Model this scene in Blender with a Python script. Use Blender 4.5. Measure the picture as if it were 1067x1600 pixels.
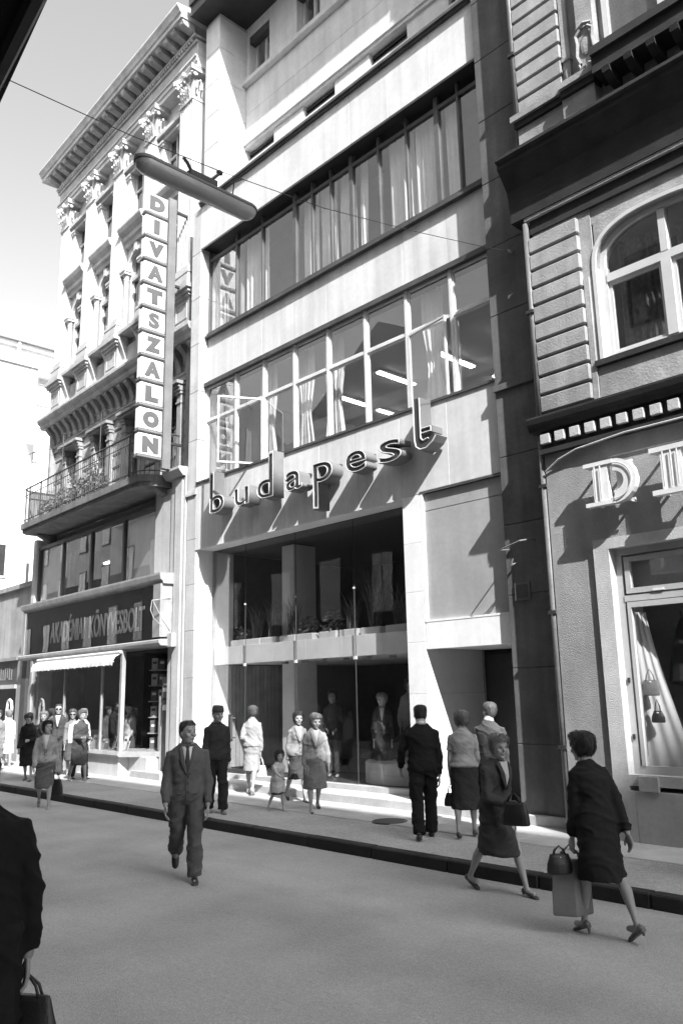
import bpy, bmesh, math, random
from mathutils import Vector, Matrix, noise
random.seed(7)
for o in list(bpy.data.objects): bpy.data.objects.remove(o)
sc = bpy.context.scene
COL = sc.collection
R = math.radians
# ---------------------------------------------------------------- camera
cd = bpy.data.cameras.new('camera'); cam = bpy.data.objects.new('camera', cd); COL.objects.link(cam)
cd.sensor_fit = 'VERTICAL'; cd.sensor_height = 36.0; cd.lens = 1281.5/1600*36.0
cd.clip_start = 0.05; cd.clip_end = 2000
_F = Vector((-0.70828711, 0.67246837, 0.21474555)); _R = Vector((0.68519527, 0.72808429, -0.02001755)); _U = Vector((0.16981403, -0.13296447, 0.97646487))
cam.matrix_world = Matrix(((_R.x, _U.x, -_F.x, 0), (_R.y, _U.y, -_F.y, 0), (_R.z, _U.z, -_F.z, 2.0), (0, 0, 0, 1)))
sc.camera = cam
# ---------------------------------------------------------------- light
SUN = Vector((-2.4, 1.0, -2.33)).normalized()          # direction the sunlight travels
wd = bpy.data.worlds.new('World'); sc.world = wd; wd.use_nodes = True
nt = wd.node_tree; nt.nodes.clear()
sky = nt.nodes.new('ShaderNodeTexSky'); sky.sky_type = 'NISHITA'; sky.sun_disc = False
sky.sun_elevation = math.asin(-SUN.z); sky.sun_rotation = math.atan2(-SUN.x, -SUN.y)
sky.air_density = 1.0; sky.dust_density = 2.5; sky.ozone_density = 1.0
bw = nt.nodes.new('ShaderNodeRGBToBW'); bg = nt.nodes.new('ShaderNodeBackground'); wo = nt.nodes.new('ShaderNodeOutputWorld')
nt.links.new(sky.outputs[0], bw.inputs[0]); nt.links.new(bw.outputs[0], bg.inputs[0]); nt.links.new(bg.outputs[0], wo.inputs[0])
bg.inputs[1].default_value = 0.12
sd = bpy.data.lights.new('sun', 'SUN'); sd.energy = 2.9; sd.angle = R(0.53); sd.color = (1, 1, 1)
sun = bpy.data.objects.new('sun', sd); COL.objects.link(sun)
sun.rotation_euler = (-SUN).to_track_quat('Z', 'Y').to_euler(); sun.location = (30, -15, 40)
sc.view_settings.view_transform = 'Standard'; sc.view_settings.look = 'None'
sc.view_settings.exposure = 2.0; sc.view_settings.gamma = 1.0; sc.view_settings.use_curve_mapping = False
# ---------------------------------------------------------------- materials
MATS = {}
def M(name, v, rough=0.8, var=0.12, scale=2.0, bump=0.0, bscale=60.0, streak=0.0, rnd=0.0, metal=0.0, spec=0.4, emit=0.0, blotch=0.0, grain=0.0, lanes=0.0):
    if name in MATS: return MATS[name]
    m = bpy.data.materials.new(name); m.use_nodes = True; n = m.node_tree.nodes; l = m.node_tree.links
    p = n['Principled BSDF']; p.inputs['Roughness'].default_value = rough; p.inputs['Metallic'].default_value = metal
    p.inputs['Specular IOR Level'].default_value = spec
    geo = n.new('ShaderNodeNewGeometry')
    def mul(a, b):
        x = n.new('ShaderNodeMath'); x.operation = 'MULTIPLY'
        for i, s in enumerate((a, b)):
            if isinstance(s, (int, float)): x.inputs[i].default_value = s
            else: l.new(s, x.inputs[i])
        return x.outputs[0]
    def noisef(sc_, lo, hi, vec=None, det=4.0, a=0.3, b=0.7):
        t = n.new('ShaderNodeTexNoise'); t.inputs['Scale'].default_value = sc_; t.inputs['Detail'].default_value = det
        l.new(vec or geo.outputs['Position'], t.inputs['Vector'])
        r = n.new('ShaderNodeMapRange'); r.inputs[1].default_value = a; r.inputs[2].default_value = b
        r.inputs[3].default_value = lo; r.inputs[4].default_value = hi; l.new(t.outputs[0], r.inputs[0]); return r.outputs[0]
    out = None
    if var > 0:
        out = mul(v, noisef(scale, 1-var, 1+var))
        out = mul(out, noisef(scale*9, 1-var*0.5, 1+var*0.5))
    else:
        out = mul(v, 1.0)
    if streak > 0:
        mp = n.new('ShaderNodeMapping'); mp.inputs['Scale'].default_value = (5.0, 5.0, 0.3); l.new(geo.outputs['Position'], mp.inputs['Vector'])
        out = mul(out, noisef(1.0, 1-streak, 1+streak*0.4, mp.outputs[0], 5.0))
    if blotch > 0:
        out = mul(out, noisef(0.55, 1-blotch, 1.0, None, 6.0, 0.38, 0.56))
    if lanes > 0:
        mp2 = n.new('ShaderNodeMapping'); mp2.inputs['Scale'].default_value = (0.07, 1.1, 1.0); l.new(geo.outputs['Position'], mp2.inputs['Vector'])
        out = mul(out, noisef(1.0, 1-lanes, 1+lanes, mp2.outputs[0], 3.0))
    if grain > 0:
        out = mul(out, noisef(75.0, 1-grain, 1+grain, None, 3.0, 0.32, 0.68))
        out = mul(out, noisef(28.0, 1-grain*.5, 1+grain*.5, None, 4.0, 0.3, 0.7))
    if rnd > 0:
        oi = n.new('ShaderNodeObjectInfo'); r = n.new('ShaderNodeMapRange'); r.inputs[3].default_value = 1-rnd; r.inputs[4].default_value = 1+rnd
        l.new(oi.outputs['Random'], r.inputs[0]); out = mul(out, r.outputs[0])
    l.new(out, p.inputs['Base Color'])
    if bump > 0:
        t = n.new('ShaderNodeTexNoise'); t.inputs['Scale'].default_value = bscale; t.inputs['Detail'].default_value = 5.0
        l.new(geo.outputs['Position'], t.inputs['Vector'])
        b = n.new('ShaderNodeBump'); b.inputs['Strength'].default_value = bump; b.inputs['Distance'].default_value = 0.02
        l.new(t.outputs[0], b.inputs['Height']); l.new(b.outputs[0], p.inputs['Normal'])
    if emit > 0:
        p.inputs['Emission Color'].default_value = (1, 1, 1, 1); p.inputs['Emission Strength'].default_value = emit
    MATS[name] = m; return m
def GLASS(name, ior=1.5, tint=1.0, extra=0.0, rough=0.0):
    if name in MATS: return MATS[name]
    m = bpy.data.materials.new(name); m.use_nodes = True; n = m.node_tree.nodes; l = m.node_tree.links
    n.remove(n['Principled BSDF']); out = n['Material Output']
    lw = n.new('ShaderNodeLayerWeight'); pw = n.new('ShaderNodeMath'); pw.operation = 'POWER'; pw.inputs[1].default_value = 4.0; l.new(lw.outputs['Facing'], pw.inputs[0])
    f0 = ((ior-1)/(ior+1))**2+extra
    ad = n.new('ShaderNodeMath'); ad.operation = 'MULTIPLY_ADD'; ad.inputs[1].default_value = 1-f0; ad.inputs[2].default_value = f0; ad.use_clamp = True; l.new(pw.outputs[0], ad.inputs[0])
    tr = n.new('ShaderNodeBsdfTransparent'); tr.inputs[0].default_value = (tint, tint, tint, 1)
    gl = n.new('ShaderNodeBsdfGlossy'); gl.inputs['Roughness'].default_value = rough; gl.inputs[0].default_value = (0.95, 0.95, 0.95, 1)
    # gentle waviness of old sheet glass
    geo = n.new('ShaderNodeNewGeometry'); t = n.new('ShaderNodeTexNoise'); t.inputs['Scale'].default_value = 1.3; t.inputs['Detail'].default_value = 1.0
    l.new(geo.outputs['Position'], t.inputs['Vector']); b = n.new('ShaderNodeBump'); b.inputs['Strength'].default_value = 0.018; b.inputs['Distance'].default_value = 0.05
    l.new(t.outputs[0], b.inputs['Height']); l.new(b.outputs[0], gl.inputs['Normal'])
    mx = n.new('ShaderNodeMixShader'); l.new(ad.outputs[0], mx.inputs[0]); l.new(tr.outputs[0], mx.inputs[1]); l.new(gl.outputs[0], mx.inputs[2])
    l.new(mx.outputs[0], out.inputs['Surface']); MATS[name] = m; return m
# ---------------------------------------------------------------- mesh helpers
ORG = {}
WS = bpy.data.scenes.new('workshop')                      # empty side scene where modifiers and text are evaluated quickly
def evaluated(o):
    WS.collection.objects.link(o); vl = WS.view_layers[0]; vl.update(); dg = vl.depsgraph
    dg.update(); me = bpy.data.meshes.new_from_object(o.evaluated_get(dg)); bpy.data.objects.remove(o); return me
def org(o):
    while o is not None:
        if o.name in ORG: return ORG[o.name]
        o = o.parent
    return Vector((0, 0, 0))
def link(name, me, parent=None, loc=None):
    o = bpy.data.objects.new(name, me); COL.objects.link(o)
    if parent is not None: o.parent = parent
    if loc is not None: o.location = Vector(loc)
    return o
def tag(o, label=None, cat=None, group=None, kind=None):
    if label: o['label'] = label
    if cat: o['category'] = cat
    if group: o['group'] = group
    if kind: o['kind'] = kind
    return o
def thing(name, label, cat, loc=(0, 0, 0), rotz=0.0, group=None, world=False):
    o = bpy.data.objects.new(name, None); COL.objects.link(o); o.location = loc; o.rotation_euler = (0, 0, rotz); o.empty_display_size = 0.2
    tag(o, label, cat, group)
    ORG[o.name] = Vector(loc) if world else Vector((0, 0, 0))
    return o
class MB:
    def __init__(s): s.v = []; s.f = []
    def add(s, vs, fs):
        b = len(s.v); s.v += [tuple(v) for v in vs]; s.f += [tuple(i+b for i in f) for f in fs]; return s
    def box(s, x0, x1, y0, y1, z0, z1):
        return s.add([(x0,y0,z0),(x1,y0,z0),(x1,y1,z0),(x0,y1,z0),(x0,y0,z1),(x1,y0,z1),(x1,y1,z1),(x0,y1,z1)],
                     [(0,3,2,1),(4,5,6,7),(0,1,5,4),(1,2,6,5),(2,3,7,6),(3,0,4,7)])
    def cbox(s, x0, x1, y0, y1, z0, z1, c=0.01):
        vs = []
        for sx in (0, 1):
            for sy in (0, 1):
                for sz in (0, 1):
                    X = (x0, x1)[sx]; Y = (y0, y1)[sy]; Z = (z0, z1)[sz]
                    dx = c*(1-2*sx); dy = c*(1-2*sy); dz = c*(1-2*sz)
                    vs += [(X, Y+dy, Z+dz), (X+dx, Y, Z+dz), (X+dx, Y+dy, Z)]
        bm = bmesh.new(); bv = [bm.verts.new(v) for v in vs]; r = bmesh.ops.convex_hull(bm, input=bv)
        bm.verts.index_update(); vs2 = [tuple(v.co) for v in bm.verts]; fs = [tuple(v.index for v in f.verts) for f in bm.faces]; bm.free()
        return s.add(vs2, fs)
    def prism(s, prof, axis, a, b):
        """profile list of 2D points (counter-clockwise or not) extruded along axis from a to b. axis x: (y,z); y: (x,z); z: (x,y)"""
        n = len(prof)
        def P(p, t): return {'x': (t, p[0], p[1]), 'y': (p[0], t, p[1]), 'z': (p[0], p[1], t)}[axis]
        vs = [P(p, a) for p in prof]+[P(p, b) for p in prof]
        fs = [tuple(range(n)), tuple(range(2*n-1, n-1, -1))]+[(i, i+n, (i+1) % n+n, (i+1) % n) for i in range(n)]
        return s.add(vs, fs)
    def tube(s, pts, r, n=8, cap=True):
        pts = [Vector(p) for p in pts]; rs = r if isinstance(r, (list, tuple)) else [r]*len(pts)
        t0 = (pts[1]-pts[0]).normalized(); up = Vector((0, 0, 1)) if abs(t0.z) < 0.9 else Vector((1, 0, 0))
        vs = []; a = None
        for i, p in enumerate(pts):
            t = (pts[min(i+1, len(pts)-1)]-pts[max(i-1, 0)]).normalized()
            if a is None: a = t.cross(up).normalized()
            else: a = (a-t*a.dot(t)).normalized()
            b = t.cross(a)
            for k in range(n):
                q = 2*math.pi*k/n; vs.append(p+(a*math.cos(q)+b*math.sin(q))*rs[i])
        fs = []
        for i in range(len(pts)-1):
            for k in range(n):
                k2 = (k+1) % n; fs.append((i*n+k, i*n+k2, (i+1)*n+k2, (i+1)*n+k))
        if cap: fs += [tuple(range(n-1, -1, -1)), tuple(range((len(pts)-1)*n, len(pts)*n))]
        return s.add(vs, fs)
    def lathe(s, prof, c=(0, 0, 0), n=16, axis='z'):
        vs = []; fs = []; m = len(prof)
        for i in range(n):
            q = 2*math.pi*i/n
            for r, z in prof:
                if axis == 'z': vs.append((c[0]+r*math.cos(q), c[1]+r*math.sin(q), c[2]+z))
                elif axis == 'y': vs.append((c[0]+r*math.cos(q), c[1]+z, c[2]+r*math.sin(q)))
                else: vs.append((c[0]+z, c[1]+r*math.cos(q), c[2]+r*math.sin(q)))
        for i in range(n):
            for j in range(m-1):
                fs.append((i*m+j, ((i+1) % n)*m+j, ((i+1) % n)*m+j+1, i*m+j+1))
        return s.add(vs, fs)
    def ell(s, c, r, n=12, m=8, rot=None):
        c = Vector(c); vs = []; fs = []
        for j in range(m+1):
            ph = math.pi*j/m
            for i in range(n):
                q = 2*math.pi*i/n; v = Vector((r[0]*math.sin(ph)*math.cos(q), r[1]*math.sin(ph)*math.sin(q), r[2]*math.cos(ph)))
                if rot is not None: v = rot @ v
                vs.append(c+v)
        for j in range(m):
            for i in range(n):
                fs.append((j*n+i, (j+1)*n+i, (j+1)*n+(i+1) % n, j*n+(i+1) % n))
        return s.add(vs, fs)
    def mesh(s, name, mat=None, smooth=False, off=None):
        me = bpy.data.meshes.new(name)
        vs = s.v if off is None else [(v[0]-off[0], v[1]-off[1], v[2]-off[2]) for v in s.v]
        me.from_pydata(vs, [], s.f); me.update()
        bm = bmesh.new(); bm.from_mesh(me); bmesh.ops.recalc_face_normals(bm, faces=bm.faces); bm.to_mesh(me); bm.free()
        if mat: me.materials.append(mat)
        if smooth:
            for p in me.polygons: p.use_smooth = True
        return me
    def build(s, name, mat, parent=None, smooth=False, loc=None):
        return link(name, s.mesh(name, mat, smooth, org(parent) if (parent is not None and loc is None) else None), parent, loc)
def part(name, mat, parent, *boxes, c=0):
    m = MB()
    for b in boxes:
        if c: m.cbox(*b, c=c)
        else: m.box(*b)
    return m.build(name, mat, parent)
def smooth_by_angle(me, ang=35):
    bm = bmesh.new(); bm.from_mesh(me)
    for f in bm.faces: f.smooth = True
    for e in bm.edges:
        if len(e.link_faces) == 2 and e.calc_face_angle(0) > R(ang): e.smooth = False
    bm.to_mesh(me); bm.free()
def window(parent, x0, x1, z0, z1, y, cols, rows, fw=0.05, dep=0.07, fmat=None, gmat=None, zsplit=None, name='window', pane_t=0.006, label=None):
    """frame lying in the x-z plane with panes as sub-parts; y = front of frame"""
    m = MB(); w = x1-x0; h = z1-z0
    m.box(x0, x0+fw, y, y+dep, z0, z1); m.box(x1-fw, x1, y, y+dep, z0, z1); m.box(x0+fw, x1-fw, y, y+dep, z0, z0+fw); m.box(x0+fw, x1-fw, y, y+dep, z1-fw, z1)
    xs = [x0+w*i/cols for i in range(cols+1)] if isinstance(cols, int) else list(cols)
    zs = [z0+h*i/rows for i in range(rows+1)] if zsplit is None else [z0]+list(zsplit)+[z1]
    for x in xs[1:-1]: m.box(x-fw*.5, x+fw*.5, y+.004, y+dep-.004, z0+fw, z1-fw)
    for z in zs[1:-1]:
        for a, b in zip(xs, xs[1:]): m.box(a+fw*.5, b-fw*.5, y+.008, y+dep-.008, z-fw*.4, z+fw*.4)
    f = m.build(name, fmat, parent)
    if label: f['label'] = label
    for a, b in zip(xs, xs[1:]):
        for c, d in zip(zs, zs[1:]):
            part('pane', gmat, f, (a+fw*.45, b-fw*.45, y+dep*.5-pane_t/2, y+dep*.5+pane_t/2, c+fw*.35, d-fw*.35))
    return f
def curtain(parent, x0, x1, z0, z1, y, mat, amp=0.05, wl=0.16, seed=0, gather=0.0, name='curtain'):
    n = max(12, int((x1-x0)/0.02)); m = MB(); rows = 6; vs = []; fs = []
    for j in range(rows+1):
        z = z0+(z1-z0)*j/rows
        for i in range(n+1):
            u = i/n; x = x0+(x1-x0)*u
            if gather: 
                k = 1-gather*math.sin(math.pi*min(1, (z-z0)/(z1-z0)*1.4))**2; x = (x0+x1)/2+(x-(x0+x1)/2)*k
            a = noise.noise(Vector((u*(x1-x0)/wl*0.6+seed*7.3, j*0.15, seed)))*0.5+0.9
            ph = 2*math.pi*(u*(x1-x0)/wl+0.6*noise.noise(Vector((u*4+seed, seed*3.1, j*.1))))
            vs.append((x, y+amp*a*math.sin(ph), z))
    for j in range(rows):
        for i in range(n):
            a = j*(n+1)+i; fs.append((a, a+1, a+n+2, a+n+1))
    m.add(vs, fs); return m.build(name, mat, parent, smooth=True)
def text_mesh(txt, size, mat, extrude=0.01, offset=0.0, xs=1.0, bevel=0.0, fill=True, name='lettering', align='CENTER', spacing=1.0):
    c = bpy.data.curves.new('tmp_text', 'FONT'); c.body = txt; c.size = size; c.extrude = extrude; c.offset = offset; c.align_x = align; c.bevel_depth = bevel
    c.space_character = spacing; c.resolution_u = 4
    if not fill: c.fill_mode = 'NONE'
    me = evaluated(bpy.data.objects.new('tmp_text', c)); bpy.data.curves.remove(c)
    me.name = name; me.materials.clear(); me.materials.append(mat)
    for v in me.vertices: v.co = Vector((v.co.x*xs, -v.co.z, v.co.y))      # stand it up: x right, z up, facing -y
    return me
# shared materials
m_asph = M('asphalt_road', 0.47, 0.8, 0.08, 1.1, 0.8, 170, spec=0.25, blotch=0.10, grain=0.2, lanes=0.10)
m_pave = M('asphalt_pavement', 0.40, 0.8, 0.1, 0.9, 0.6, 160, blotch=0.15, grain=0.3)
m_conc = M('concrete_strip', 0.42, 0.8, 0.15, 1.5, 0.25, 90, blotch=0.15)
m_kerb = M('dark_kerb_stone', 0.016, 0.7, 0.3, 3, 0.4, 40, rnd=0.2)
m_white = M('white_stone', 0.72, 0.7, 0.06, 1.5, 0.05, 30, streak=0.05, rnd=0.03)
m_band = M('pale_cladding', 0.58, 0.6, 0.09, 1.2, 0.05, 12, streak=0.15, rnd=0.05)
m_pier = M('pier_stone', 0.46, 0.8, 0.12, 2.0, 0.12, 50, streak=0.14, rnd=0.06)
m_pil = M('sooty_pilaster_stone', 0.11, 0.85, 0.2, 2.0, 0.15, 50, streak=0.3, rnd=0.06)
m_ustone = M('upper_stone', 0.58, 0.8, 0.1, 1.5, 0.08, 40, streak=0.12, rnd=0.04)
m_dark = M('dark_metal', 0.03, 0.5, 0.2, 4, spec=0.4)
m_sill = M('weathered_sill', 0.07, 0.6, 0.3, 4, streak=0.2)
m_wframe = M('light_window_frame', 0.6, 0.45, 0.08, 3)
m_room = M('room_plaster', 0.28, 0.9, 0.1, 1)
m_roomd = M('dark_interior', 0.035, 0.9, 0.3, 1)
m_ceil = M('room_ceiling', 0.5, 0.9, 0.05, 1)
m_curt = M('net_curtain', 0.8, 0.9, 0.08, 3)
m_curtd = M('grey_curtain', 0.45, 0.9, 0.1, 3)
m_lamp = M('fluorescent_tube', 0.8, 0.5, 0.0, emit=5.0)
g_shop = GLASS('shop_glass', 1.5)
g_win = GLASS('window_glass', 1.7, 0.98, 0.03)
g_old = GLASS('old_window_glass', 1.6, 0.85, 0.02)
# ================================================================ street
tag(MB().add([(-600,-600,0),(600,-600,0),(600,600,0),(-600,600,0)],[(0,1,2,3)]).build('road', m_asph), kind='structure')
pv = tag(part('pavement', m_pave, None, (-70, 40, 7.76, 12, -0.3, 0.13)), kind='structure')
tag(part('pavement_edge_strip', m_conc, None, (-70, 40, 9.0, 11, 0.02, 0.134)), kind='structure')
tag(part('near_pavement', m_pave, None, (-70, 40, -4, 0.2, -0.3, 0.12)), kind='structure')
kb = tag(part('kerb', m_kerb, None, (-70, 40, 7.63, 7.757, -0.3, 0.115)), kind='structure')
ks = MB().cbox(0, 1.19, 7.6, 7.757, -0.1, 0.137, c=0.015).mesh('kerb_stone', m_kerb)
for i in range(40): link('kerb_stone', ks, kb, (-40+i*1.2, random.uniform(-.006, .006), random.uniform(-.004, .004)))
# slab joints of the light strip at the foot of the houses
js = MB().cbox(0, 1.485, 9.01, 9.62, 0.1, 0.142, c=0.004).mesh('paving_slab', M('paving_slab', 0.44, 0.8, 0.12, 3, 0.2, 90, rnd=0.08))
es = bpy.data.objects['pavement_edge_strip']
for i in range(20): link('paving_slab', js, es, (-29+i*1.5, 0, random.uniform(-.002, .002)))
# ================================================================ the modern shop building in the middle
ST = thing('fashion_store_building', 'pale modern four storey shop building with ribbon windows and tall glass shopfront', 'building', (-11.6, 10.4, 0), world=True)
YF = 10.4; YW = 10.65; YG = 10.87; YU = 11.6
XL = -15.87; XR = -7.25
def stack(parent, name, mat, x0, x1, y0, y1, z0, z1, hb, gap=0.006, c=0.008):
    z = z0; k = 0
    while z < z1-0.05:
        h = min(hb*(1+0.0*k), z1-z)
        part(name, mat, parent, (x0, x1, y0, y1, z, z+h-gap), c=c); z += h; k += 1
def panels(parent, mat, x0, x1, n, y0, y1, z0, z1, name='cladding_panel', gap=0.005, c=0.004):
    w = (x1-x0)/n
    for i in range(n):
        part(name, mat, parent, (x0+i*w+gap/2, x0+(i+1)*w-gap/2, y0+random.uniform(0, .004), y1, z0, z1), c=c)
# cores behind the stones, so joints stay closed
part('wall', m_pier, ST, (-16.23, -15.90, 10.43, 11.7, 0.13, 14.05), (-16.23, -15.65, 10.73, 12.4, 14.05, 20.0), (-7.22, -6.40, 10.36, 12.5, 0.13, 20.0))
pl = part('pier', m_pier, ST, (-16.22, -15.89, 10.42, 11.5, 0.1, 0.3))
stack(pl, 'stone_block', m_pier, -16.25, XL, 10.4, 11.62, 0.27, 6.60, 1.055)
stack(pl, 'stone_block', m_pier, -16.25, XL, 10.4, 11.62, 6.72, 14.10, 1.23)
part('string_moulding', m_pier, pl, (-16.27, XL+.01, 10.36, 10.66, 6.6, 6.66), (-16.26, XL+.005, 10.38, 10.66, 6.66, 6.72))
stack(pl, 'stone_block', m_ustone, -16.25, -15.62, 10.7, 11.62, 14.11, 19.9, 0.96)
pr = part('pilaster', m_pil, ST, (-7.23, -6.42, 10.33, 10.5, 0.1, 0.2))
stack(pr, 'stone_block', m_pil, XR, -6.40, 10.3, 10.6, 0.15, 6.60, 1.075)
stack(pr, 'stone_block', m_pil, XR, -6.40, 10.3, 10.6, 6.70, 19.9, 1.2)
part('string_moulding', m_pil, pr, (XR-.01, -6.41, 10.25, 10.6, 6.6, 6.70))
# --- sign band
bd = part('wall', m_band, ST, (XL, XR, 10.44, 10.8, 5.32, 6.80))
panels(bd, m_band, XL, XR, 8, YF, 10.45, 5.3, 6.84)
part('sill', m_sill, ST, (XL-.0, XR, 10.37, 10.72, 6.84, 6.885))
# --- first ribbon of windows
xs = [-15.87, -14.67, -13.62, -12.57, -11.51, -10.43, -9.35, -8.29, -7.2]
zt = 8.43; z0 = 6.885; z1 = 9.29
part('window_head', m_sill, ST, (XL, XR, 10.55, 10.95, z1, z1+0.10))
fw = 0.045
def sash(x0, x1, za, zb, y, rot=None, hinge='r'):
    m = MB(); w = 0.035; d = 0.05
    m.box(x0, x0+w, y, y+d, za, zb); m.box(x1-w, x1, y, y+d, za, zb); m.box(x0+w, x1-w, y, y+d, za, za+w); m.box(x0+w, x1-w, y, y+d, zb-w, zb)
    g = MB().box(x0+w*.8, x1-w*.8, y+.02, y+.026, za+w*.8, zb-w*.8)
    if rot:
        hx = x1 if hinge == 'r' else x0; T = Matrix.Translation((hx, y, 0)) @ Matrix.Rotation(rot, 4, 'Z') @ Matrix.Translation((-hx, -y, 0))
        for q in (m, g): q.v = [tuple(T @ Vector(v)) for v in q.v]
    s = m.build('window_sash', m_wframe, ST); g.build('pane', g_win, s); return s
fr = MB()
for x in xs: fr.box(x-.03, x+.03, YW-.03, YW+.06, z0, z1)
for a, b in zip(xs, xs[1:]): fr.box(a+.03, b-.03, YW-.02, YW+.05, zt-.025, zt+.025)
fr.build('window_frame', m_wframe, ST)
for i, (a, b) in enumerate(zip(xs, xs[1:])):
    sash(a+.03, b-.03, zt+.025, z1, YW)
    if i == 1: sash(a+.03, b-.03, z0, zt-.025, YW-.02, R(62), 'r')
    elif i == 6: sash(a+.03, b-.03, z0, zt-.025, YW-.03, R(-9), 'l')
    else: sash(a+.03, b-.03, z0, zt-.025, YW)
# room behind it with lit tubes
part('room', m_room, ST, (-15.86, -15.8, 10.75, 18.4, 6.88, 9.5), (-7.2, -7.14, 10.75, 18.4, 6.88, 9.5), (-15.86, -7.14, 18.4, 18.5, 6.88, 9.5))
part('room_floor', m_room, ST, (-15.8, -7.2, 10.81, 18.4, 6.6, 6.87))
part('room_ceiling', m_ceil, ST, (-15.86, -7.14, 10.76, 18.5, 9.40, 9.5))
for x, y in ((-12.5, 13.1), (-14.3, 13.3), (-14.35, 15.0), (-12.65, 15.2), (-10.85, 13.3), (-10.85, 15.4), (-9.1, 13.2), (-9.0, 15.5)):
    q = part('ceiling_lamp', m_wframe, ST, (x-.09, x+.09, y, y+1.35, 9.34, 9.398)); part('lamp_tube', m_lamp, q, (x-.055, x-.02, y+.05, y+1.3, 9.31, 9.338), (x+.02, x+.055, y+.05, y+1.3, 9.31, 9.338))
for i, x in enumerate((-15.2, -13.75, -12.5, -8.95, -11.6)):
    curtain(ST, x-.28, x+.28, 6.95, 9.25, 10.9, m_curt, 0.04, 0.11, i+1, gather=0.45)
# --- spandrel
sp = part('wall', m_band, ST, (XL, XR, YW+.04, 11.0, 9.41, 10.5))
panels(sp, m_band, XL, XR, 8, YW, YW+.05, 9.395, 10.56)
part('sill', m_sill, ST, (XL, XR, YW-.10, YW+.2, 10.56, 10.62), (XL, XR, YW-.05, YW+.2, 10.622, 10.70))
# --- second ribbon: tall fixed panes and curtains
z2 = 10.70; z3 = 12.93
xs3 = [-15.87, -14.72, -13.72, -12.55, -11.96, -11.36, -10.74, -9.95, -9.2, -8.44, -7.93, XR]
fr = MB()
for i, x in enumerate(xs3): 
    w = .05 if i in (3, 6, 9) else .022
    fr.box(x-w, x+w, YW+.0, YW+.1, z2, z3)
fr.box(XL, XR, YW+.01, YW+.09, z3-.28, z3-.2)
w3 = fr.build('window_frame', M('dark_window_frame', 0.09, 0.5, 0.15), ST)
for a, b in zip(xs3, xs3[1:]): part('pane', g_win, w3, (a+.02, b-.02, YW+.05, YW+.056, z2, z3))
ci = 0
for x0, x1, mt, wl_, am_ in ((-15.8, -14.8, m_curtd, .14, .05), (-14.66, -14.1, m_curt, .12, .05), (-14.1, -13.75, m_curt, .2, .03), (-12.5, -12.0, m_curt, .30, .03), (-11.93, -11.4, m_curt, .11, .05), (-11.33, -10.8, m_curt, .13, .055), (-10.68, -10.5, m_curt, .1, .04), (-9.92, -9.25, m_curt, .16, .055), (-9.17, -8.5, m_curt, .12, .06), (-8.4, -8.1, m_curt, .25, .03)):
    curtain(ST, x0, x1, z2+.03, z3-.1, YW+.24+random.uniform(0, .05), mt, am_, wl_, 10+ci); ci += 1
part('room', m_room, ST, (-15.86, -15.8, 10.86, 14, 10.62, 13.1), (XR-.05, XR-.01, 10.86, 14, 10.62, 13.1), (-15.8, XR-.05, 11.6, 11.65, 10.7, 13.1))
part('room_floor', m_room, ST, (-15.8, XR-.05, 11.01, 14, 10.4, 10.68))
# --- eave storey: projecting fascia with a deep dark soffit
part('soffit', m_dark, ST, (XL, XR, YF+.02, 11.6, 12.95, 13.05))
ev = part('wall', m_band, ST, (XL+.002, XR-.002, YF+.05, 10.8, 13.06, 14.08))
panels(ev, m_band, XL, XR, 8, YF, YF+.055, 12.93, 14.10)
part('flashing', m_sill, ST, (XL-.02, XR, YF-.06, 10.9, 14.102, 14.14), (XL-.01, XR, YF-.1, YF-.0, 14.142, 14.20))
part('terrace', m_conc, ST, (XL, XR, 10.81, YU, 14.0, 14.06))
# --- set back upper storey
uw = MB(); zz = [14.06, 15.79, 16.17, 18.20, 19.65, 20.3]
v = [(-15.60, -14.44), (-13.3, -12.15), (-11.0, -9.85), (-8.7, -7.55)]
wv = [(-15.5, -14.62), (-13.5, -12.62), (-11.5, -10.62), (-9.5, -8.62)]
X0, X1 = -15.62, XR
uw.box(X0, X1, YU, YU+.4, zz[0], zz[1])
xx = [X0]+[a for p in v for a in p]+[X1]
for a, b in zip(xx[0::2], xx[1::2]): uw.box(a, b, YU, YU+.4, zz[1], zz[2])
uw.box(X0, X1, YU, YU+.4, zz[2], zz[3])
xx = [X0]+[a for p in wv for a in p]+[X1]
for a, b in zip(xx[0::2], xx[1::2]): uw.box(a, b, YU, YU+.4, zz[3], zz[4])
uw.box(X0, X1, YU, YU+.4, zz[4], zz[5])
up = uw.build('wall', m_ustone, ST)
for r_ in range(2):
    w = 1.045
    for i in range(8): part('stone_slab', m_ustone, up, (X0+.003+i*w, X0-.003+(i+1)*w, YU-.02, YU-.002, 16.43+r_*.79, 16.43+r_*.79+.784), c=.004)
part('ledge', m_ustone, ST, (X0, X1, YU-.10, YU-.003, 16.26, 16.38), (X0, X1, YU-.06, YU-.003, 16.17, 16.258))
part('sill', m_ustone, ST, (X0, X1, YU-.16, YU-.003, 18.08, 18.2))
for a, b in v:
    part('vent_dark_slat', m_dark, ST, *[(a, b, YU+.10, YU+.15, 15.8+k*.12, 15.84+k*.12) for k in range(3)]); part('vent_shade_back', m_roomd, ST, (a, b, YU+.16, YU+.18, 15.79, 16.17))  # dark slats and sheet stand in for the shade inside the openings
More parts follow.
